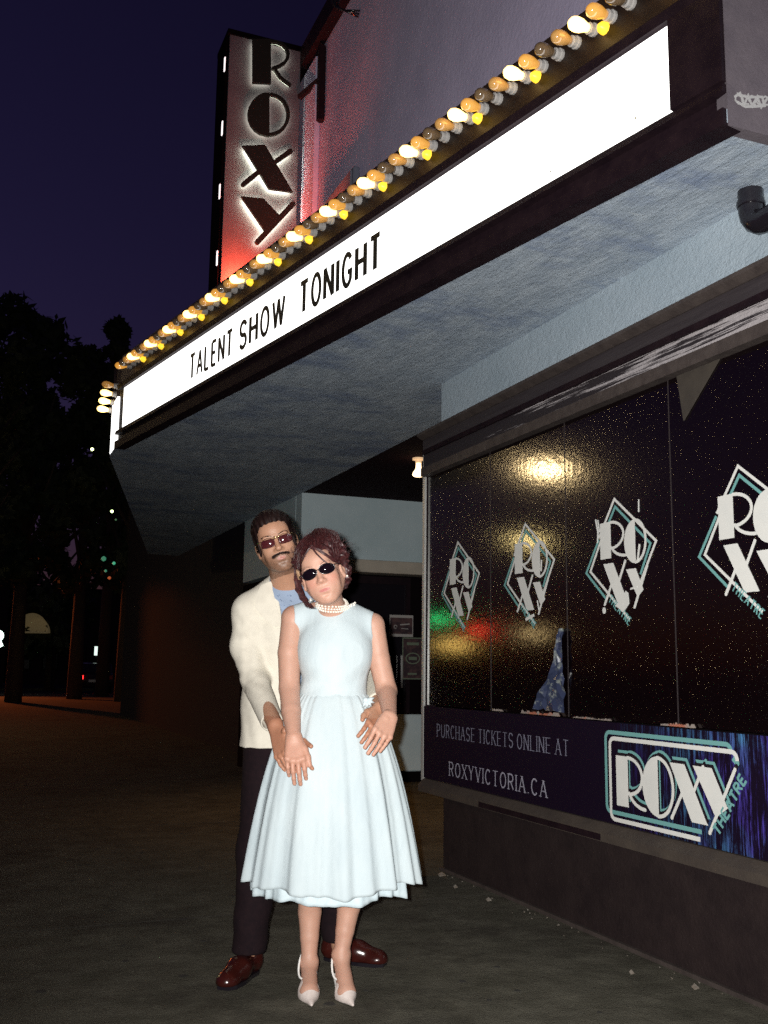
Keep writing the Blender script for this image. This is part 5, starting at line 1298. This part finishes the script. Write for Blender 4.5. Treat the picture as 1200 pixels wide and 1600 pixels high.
# tiny bright chips on the fascia underside (peeled paint)
# ================================================================== THE STREET BEYOND
M_leaf = mat('night_foliage', (.035,.045,.022), .7, col2=(.06,.075,.035), scale=3)
M_bark = mat('dark_bark', (.09,.06,.045), .9, bump=.02, bscale=20)
def tree(px, top, hd, wpx, n, label, base_h=None, seed=1, lean=0, low=.30):
    R_ = np.random.default_rng(seed); g = Q(px, 1100, hd); g[2] = 0; H = Q(px, top, hd)[2]; rw = wpx / 1590 * hd / 2
    r = empty('tree', (g[0], g[1], -.15), label, 'tree', None)
    m = MB(); tr = [g + ZZ * -.15, g + ZZ * H * .25 + RH * lean * .3, g + ZZ * H * .55 + RH * lean]; m.tube(tr, [.30, .22, .14], 8)
    for k in range(9):
        a = R_.uniform(0, 6.28); h0 = R_.uniform(.25, .55); p0 = g + ZZ * H * h0 + RH * lean * h0; d = RH * math.cos(a) + TC * math.sin(a)
        m.tube([p0, p0 + d * rw * .4 + ZZ * H * .10, p0 + d * rw * .75 + ZZ * H * .2], [.09, .06, .02], 5)
    m.build('trunk', M_bark, r, smooth='all')
    nc = 46; C_ = []
    for k in range(nc):
        u = R_.uniform(0, 6.28); q = R_.uniform(0, 1) ** .5; z = R_.uniform(low, .97); e = math.sqrt(max(.05, 1 - ((z - .58) / .45) ** 2))
        C_.append((g + (RH * math.cos(u) + TC * math.sin(u)) * rw * q * e * .95 + ZZ * H * z + RH * lean * z, rw * R_.uniform(.14, .27)))
    per = n // nc; V_ = []; 
    for c_, rr in C_:
        d = R_.normal(size=(per, 3)); d /= np.linalg.norm(d, axis=1, keepdims=True); p = c_ + d * rr * R_.uniform(.3, 1.25, (per, 1)) ** .6
        s_ = R_.uniform(.10, .22, (per, 1)) * (hd / 30); a = R_.normal(size=(per, 3)); a /= np.linalg.norm(a, axis=1, keepdims=True); b = np.cross(a, d); b /= np.linalg.norm(b, axis=1, keepdims=True) + 1e-9
        V_.append(np.stack([p - a * s_, p - b * s_ * .55, p + a * s_, p + b * s_ * .55], 1))
    V_ = np.concatenate(V_).reshape(-1, 3); F_ = np.arange(len(V_)).reshape(-1, 4)
    o = np_mesh('crown', V_, F_, M_leaf, r); o['kind'] = 'stuff'; return r
tree(20, 478, 34, 270, 8000, 'broad dark tree with a rounded top at the left edge of the picture', seed=1)
tree(115, 520, 38, 190, 6000, 'dark tree with a narrow crown peak left of the marquee', seed=2)
tree(158, 482, 42, 70, 3500, 'slim pointed dark tree rising just left of the marquee end', seed=3)
tree(190, 560, 36, 160, 6000, 'dark tree partly hidden behind the marquee tip, its trunk lit orange', seed=4, low=.35)
tree(-90, 470, 30, 260, 5000, 'dark tree half outside the left edge of the picture', seed=6)
tree(75, 640, 55, 260, 5000, 'low far dark tree behind the others above the cross street', seed=7, low=.15)
# far buildings along the cross street
M_far = mat('far_building_wall', (.045,.032,.032), .9, col2=(.065,.045,.042), scale=.6)
def far_building(x0, x1, y, h, label, nwin):
    r = empty('far_building', ((x0 + x1) / 2, y, 0), label, 'building')
    box('wall', (x0, y, 0), (x1, y + 8, h), M_far, r); box('roof_edge', (x0 - .1, y - .12, h), (x1 + .1, y + 8.1, h + .3), M_dark, r)
    for k in range(nwin):
        w_ = (x1 - x0) / nwin; f_ = box('window', (x0 + w_ * (k + .2), y - .05, .9), (x0 + w_ * (k + .8), y - .002, 2.6), M_dark, r); box('pane', (x0 + w_ * (k + .25), y - .07, 1.0), (x0 + w_ * (k + .75), y - .055, 2.5), M_black, f_)
    return r
far_building(-14, 2.4, 70.2, 7, 'low dark shop building across the far street at the left edge', 6)
far_building(2.6, 9.5, 70.2, 6, 'dark building behind the arched awning and the parked car', 4)
far_building(9.7, 22, 70.2, 8, 'tall dark building at the end of the street behind the pillar', 5)
# arched awning
m = MB(); c_ = Q(49,988,52); rr = 26 / 1590 * 52 * 1.0
aw = empty('awning', tuple(c_ * (1,1,0)), 'small half round pale awning glowing dimly across the street', 'awning')
n = 14; vs = []; fs = []
for j in range(2):
    for i in range(n + 1):
        a = math.pi * i / n; k_ = 1 - .25 * j; vs.append(c_ + RH * math.cos(a) * rr * k_ + ZZ * math.sin(a) * rr * 1.15 * k_ + TC * (1.0 - 1.0 * (1 - j)) * (-1))
for i in range(n): fs.append((i, i + 1, n + 2 + i, n + 1 + i))
fs.append(tuple(range(n + 1, 2 * n + 2))); m.add(vs, fs); m.tube([c_ - RH * rr, c_ + RH * rr], .05)
m.build('awning_cover', mat('awning_canvas', (.45,.38,.24), .8, emit=(.8,.6,.3), estr=.05), aw)
m = MB()
for s_ in (-1, 1):
    m = MB(); m.tube([c_ + RH * rr * s_ - TC * 1.0, (c_ + RH * rr * s_ - TC * 1.0) * (1, 1, 0)], .05); m.build('awning_post', M_dark, aw)
# parked car seen from behind, its tail lamp lit
M_carp = mat('dark_car_paint', (.03,.02,.025), .25, coat=.8)
def car(pos, fwd, label, lit):
    pos = np.array(pos, float); fwd = np.array(fwd, float); sd = np.array([fwd[1], -fwd[0], 0.]); r = empty('parked_car', tuple(pos), label, 'car')
    prof = [(-2.1,.35),(-2.15,.62),(-2.08,.92),(-1.75,1.0),(-1.35,1.40),(-.9,1.46),(.2,1.44),(.85,1.02),(1.9,.86),(2.15,.62),(2.15,.35),(1.75,.30),(1.62,.55),(1.3,.62),(.98,.55),(.9,.28),(-.95,.28),(-1.03,.55),(-1.3,.62),(-1.62,.55),(-1.75,.30)]
    m = MB(); m.prism([pos + fwd * a + ZZ * b - sd * .86 for a, b in prof], sd * 1.72); b_ = m.build('body', M_carp, r, bevel=.03)
    for s_ in (-1, 1):
        m = MB(); m.prism([pos + fwd * a + ZZ * b + sd * s_ * .862 for a, b in ((-1.5,1.02),(-1.25,1.34),(.15,1.36),(.68,1.02))], sd * s_ * .01); m.build('window', M_black, b_)
        for a in (-1.3, 1.3):
            m = MB(); m.lathe(pos + fwd * a + sd * s_ * .70 + ZZ * .31, sd * s_, [(0,.29),(.02,.31),(.16,.31),(.18,.27)], 18); w_ = m.build('wheel', M_black, r, smooth=True)
            m = MB(); m.lathe(pos + fwd * a + sd * s_ * .875 + ZZ * .31, sd * s_, [(0,.19),(.012,.19),(.02,.05)], 12); m.build('rim', M_socket, w_)
        m = MB(); c0 = pos - fwd * 2.13 + sd * s_ * .66 + ZZ * .78; m.prism([c0 - sd * .15 - ZZ * .09, c0 + sd * .15 - ZZ * .09, c0 + sd * .15 + ZZ * .09, c0 - sd * .15 + ZZ * .09], -fwd * .06)
        m.build('tail_lamp', mat('tail_lamp_red', (.5,.02,.02), .3, emit=(1,.03,.03), estr=(4 if lit == s_ or lit == 2 else 0)), r)
    m = MB(); c0 = pos - fwd * 2.16 + ZZ * .62; m.prism([c0 - sd * .26 - ZZ * .06, c0 + sd * .26 - ZZ * .06, c0 + sd * .26 + ZZ * .06, c0 - sd * .26 + ZZ * .06], -fwd * .012); m.build('number_plate', M_alu, r)
    return r
p_ = Q(140, 1050, 50); car((p_[0], p_[1], -.085), (.0, 1.0, 0), 'dark parked car with one red tail lamp on, across the far street', -1)
# bright upright sign panel beside the tail lamp, and the cut off lit letter at the left edge
def lit_panel(name, px0, px1, py0, py1, hd, label, col, st):
    a = Q(px0, py1, hd); b = Q(px1, py0, hd); r = empty(name, ((a[0] + b[0]) / 2, a[1], 0), label, 'sign')
    m = MB(); m.prism([a, np.array([b[0], b[1], a[2]]), b, np.array([a[0], a[1], b[2]])], -TC * .15); o = m.build('lit_face', mat(name + '_glow', (.9,.9,.9), .4, emit=col, estr=st), r)
    m = MB(); c0 = (a + b) / 2 - TC * .25; m.tube([np.array([c0[0], c0[1], 0]), np.array([c0[0], c0[1], b[2]])], .06); m.build('post', M_dark, r); return r
lit_panel('lit_sign', 147, 151.5, 1010, 1024, 50, 'narrow white lit sign right beside the red tail lamp', (.8,1,.9), 1.2)
r = empty('letter_sign', tuple(Q(0, 1000, 45) * (1,1,0)), 'bright green white lit letter cut off by the left edge', 'sign')
P_ = Plate(Q(-9, 1010, 45), RH, ZZ, TC, .06, .002); e_ = 22 / 1590 * 45
for s_ in FONT['R'][1]: P_.stroke([(a * e_ * .9, b * e_) for a, b in s_], .16)
P_.build('lit_letter', mat('green_white_letter', (.8,1,.9), .4, emit=(.75,1,.85), estr=4), r)
m = MB(); p0 = Q(-3, 1010, 45.2); m.tube([p0 * (1,1,0), p0], .06); m.build('post', M_dark, r)
# street pillar of the farther shopfront
m = MB(); q_ = Q(297, 1113, 1); t_ = CAM_H / (CAM_H - q_[2]); g = q_ * t_; g[2] = 0
m.box((g[0] - .16, g[1] - .16, 0), (g[0] + .16, g[1] + .16, 4.2)); o = m.build('shopfront_pillar', mat('pale_pillar_paint', (.40,.42,.50), .8, col2=(.33,.35,.42), scale=3), bevel=.02)
tag(o, 'square pale blue pillar of the farther shopfront, left of the man', 'pillar')
# street lamps, string lights, traffic signal
def street_lamp(pos, h, label, col, en, reach=1.4, side=RH, size=.12, st=30):
    pos = np.array(pos, float); r = empty('street_lamp', tuple(pos), label, 'street lamp')
    m = MB(); m.lathe(pos, ZZ, [(0,.14),(.5,.12),(.52,.07),(h - .3,.05),(h,.045)], 10); m.tube([pos + ZZ * (h - .1), pos + ZZ * (h + .25) + side * reach * .5, pos + ZZ * (h + .2) + side * reach], [.045,.04,.035], 8); m.build('lamp_post', M_dark, r, smooth=True)
    hd = pos + ZZ * (h + .2) + side * reach; m = MB(); m.lathe(hd + ZZ * .08, -ZZ, [(0,.03),(.03,size * 1.2),(.08,size * 1.5)], 14); m.build('lamp_hood', M_dark, r, smooth=True)
    m = MB(); m.lathe(hd - ZZ * .005, -ZZ, [(0,size * 1.3),(.06,size * 1.2),(.12,size * .8),(.15,size * .2)], 14); m.build('lamp_globe', mat('street_lamp_glow', (1,.9,.7), .4, emit=col, estr=st), r, smooth='all')
    if en:
        l_ = bpy.data.lights.new('street_light', 'SPOT'); l_.energy = en; l_.color = col; l_.shadow_soft_size = .15; l_.spot_size = math.radians(78); l_.spot_blend = .9; o = bpy.data.objects.new('street_light', l_); COL.objects.link(o); o.location = tuple(hd - ZZ * .35)
        o.rotation_euler = Vector((-2.6, 7.5, 4.6)).to_track_quat('Z', 'Y').to_euler()
    return r
street_lamp((-1.6, 45.5, 0), 4.6, 'orange street lamp by the cross street, hidden left of the picture', (1,.20,.04), 1700, size=.15, st=10)
def mirrored(px, py, dist):
    """a thing across the road whose reflection in the window plane appears at that point of the glass"""
    d = Q(px, py, 1) - np.array([0, 0, CAM_H]); k = dist / math.hypot(d[0], d[1]); p = np.array([0, 0, CAM_H]) + d * k; p[0] = 2 * W - p[0]; return p
p = mirrored(835, 735, 24); street_lamp((p[0] - 1.2, p[1], -.12), p[2] - .1, 'warm street lamp across the road seen as the big glare in the window', (1,.72,.35), 0, reach=1.2, size=.27, st=120)
p = mirrored(818, 842, 26); street_lamp((p[0] - .5, p[1], -.12), p[2] - .1, 'low warm lamp across the road under the tall one', (1,.75,.30), 0, reach=.5, size=.17, st=60)
sg = empty('traffic_signal', tuple(mirrored(712, 980, 22) * (1,1,0)), 'traffic signal across the road reflected green and red in the glass', 'traffic light')
p1 = mirrored(688, 968, 22); p2 = mirrored(748, 985, 22)
m = MB(); 
for p in (p1, p2): m.tube([p * (1,1,0) - np.array([.0,.2,.12]) + np.array([0,.3,0]), p + np.array([0,.1,.3])], .06); m.box(p - np.array([.16,-.06,.45]), p + np.array([.16,.26,.35]))
m.build('signal_housing', M_dark, sg)
m = MB(); m.lathe(p1 + np.array([0,.05,0]), np.array([.6,-.8,0]), [(0,.13),(.03,.12),(.05,.05)], 14); m.build('green_lens', mat('green_signal', (.1,1,.4), .4, emit=(.03,1,.25), estr=14), sg, smooth='all')
m = MB(); m.lathe(p2 + np.array([0,.05,0]), np.array([.6,-.8,0]), [(0,.15),(.03,.14),(.05,.05)], 14); m.build('red_lens', mat('red_signal', (1,.1,.05), .4, emit=(1,.03,.02), estr=14), sg, smooth='all')
for (px, py, w_, h_, col, st, lab) in ((716, 1008, .35, .13, (1,.62,.15), 9, 'low lit shop fascia across the road, warm yellow'), (836, 990, .22, .10, (1,.70,.3), 8, 'small warm window lamp box across the road')):
    p = mirrored(px, py, 23); r = empty('lit_fascia', tuple(p * (1,1,0)), lab, 'sign'); dn = np.array([W - p[0], -p[1], 0]); dn /= np.linalg.norm(dn); s_ = np.cross(ZZ, dn)
    m = MB(); m.prism([p - s_ * w_ - ZZ * h_, p + s_ * w_ - ZZ * h_, p + s_ * w_ + ZZ * h_, p - s_ * w_ + ZZ * h_], -dn * .1); m.build('lit_face', mat('fascia_glow', (1,.8,.4), .4, emit=col, estr=st), r)
    m = MB(); q = p - dn * .2; m.tube([q * (1,1,0) - ZZ * .12, q], .07); m.build('post', M_dark, r)
# tiny lights in and below the trees
for i, (px, py, col, st, lab, sz) in enumerate(((144,702,(.85,1,.45),5,'tiny yellow green lamp among the dark leaves, left of the marquee tip',2.6),(177,721,(.75,1,.4),4,'tiny lamp just under the bright marquee tip',2.2),(175,799,(.75,1,.4),5,'tiny lone lamp in the dark below the marquee tip',2.4),
        (162,873,(.08,.7,.4),.22,'faint green light, upper left one of the green cluster',4),(178,880,(.1,.9,.5),.4,'faint green light, right one of the green cluster',2.6),(165,892,(.1,.7,.4),.25,'faint green light, lowest of the green cluster',2.2),(171,903,(1,.15,.03),.3,'faint red light under the green cluster',2.6),
        (181,812,(.3,.9,.4),.12,'very faint lamp just under the lone white one',1.6))):
    c_ = Q(px, py, 31); s_ = sz / 1590 * 31
    m = MB(); m.lathe(c_ - ZZ * s_, ZZ, [(0, s_*.2), (s_*.5, s_*.85), (s_, s_), (s_*1.5, s_*.85), (s_*2, s_*.2)], 8); o = m.build('small_lamp', mat('tiny_lamp_glow', (1,1,.8), .4, emit=col, estr=st), smooth='all')
    tag(o, lab, 'lamp')

# ================================================================== PEOPLE IN PLACE
SKIRT_SEED = 4; SKIRT_AMP = 1.0
build_woman(); build_man()
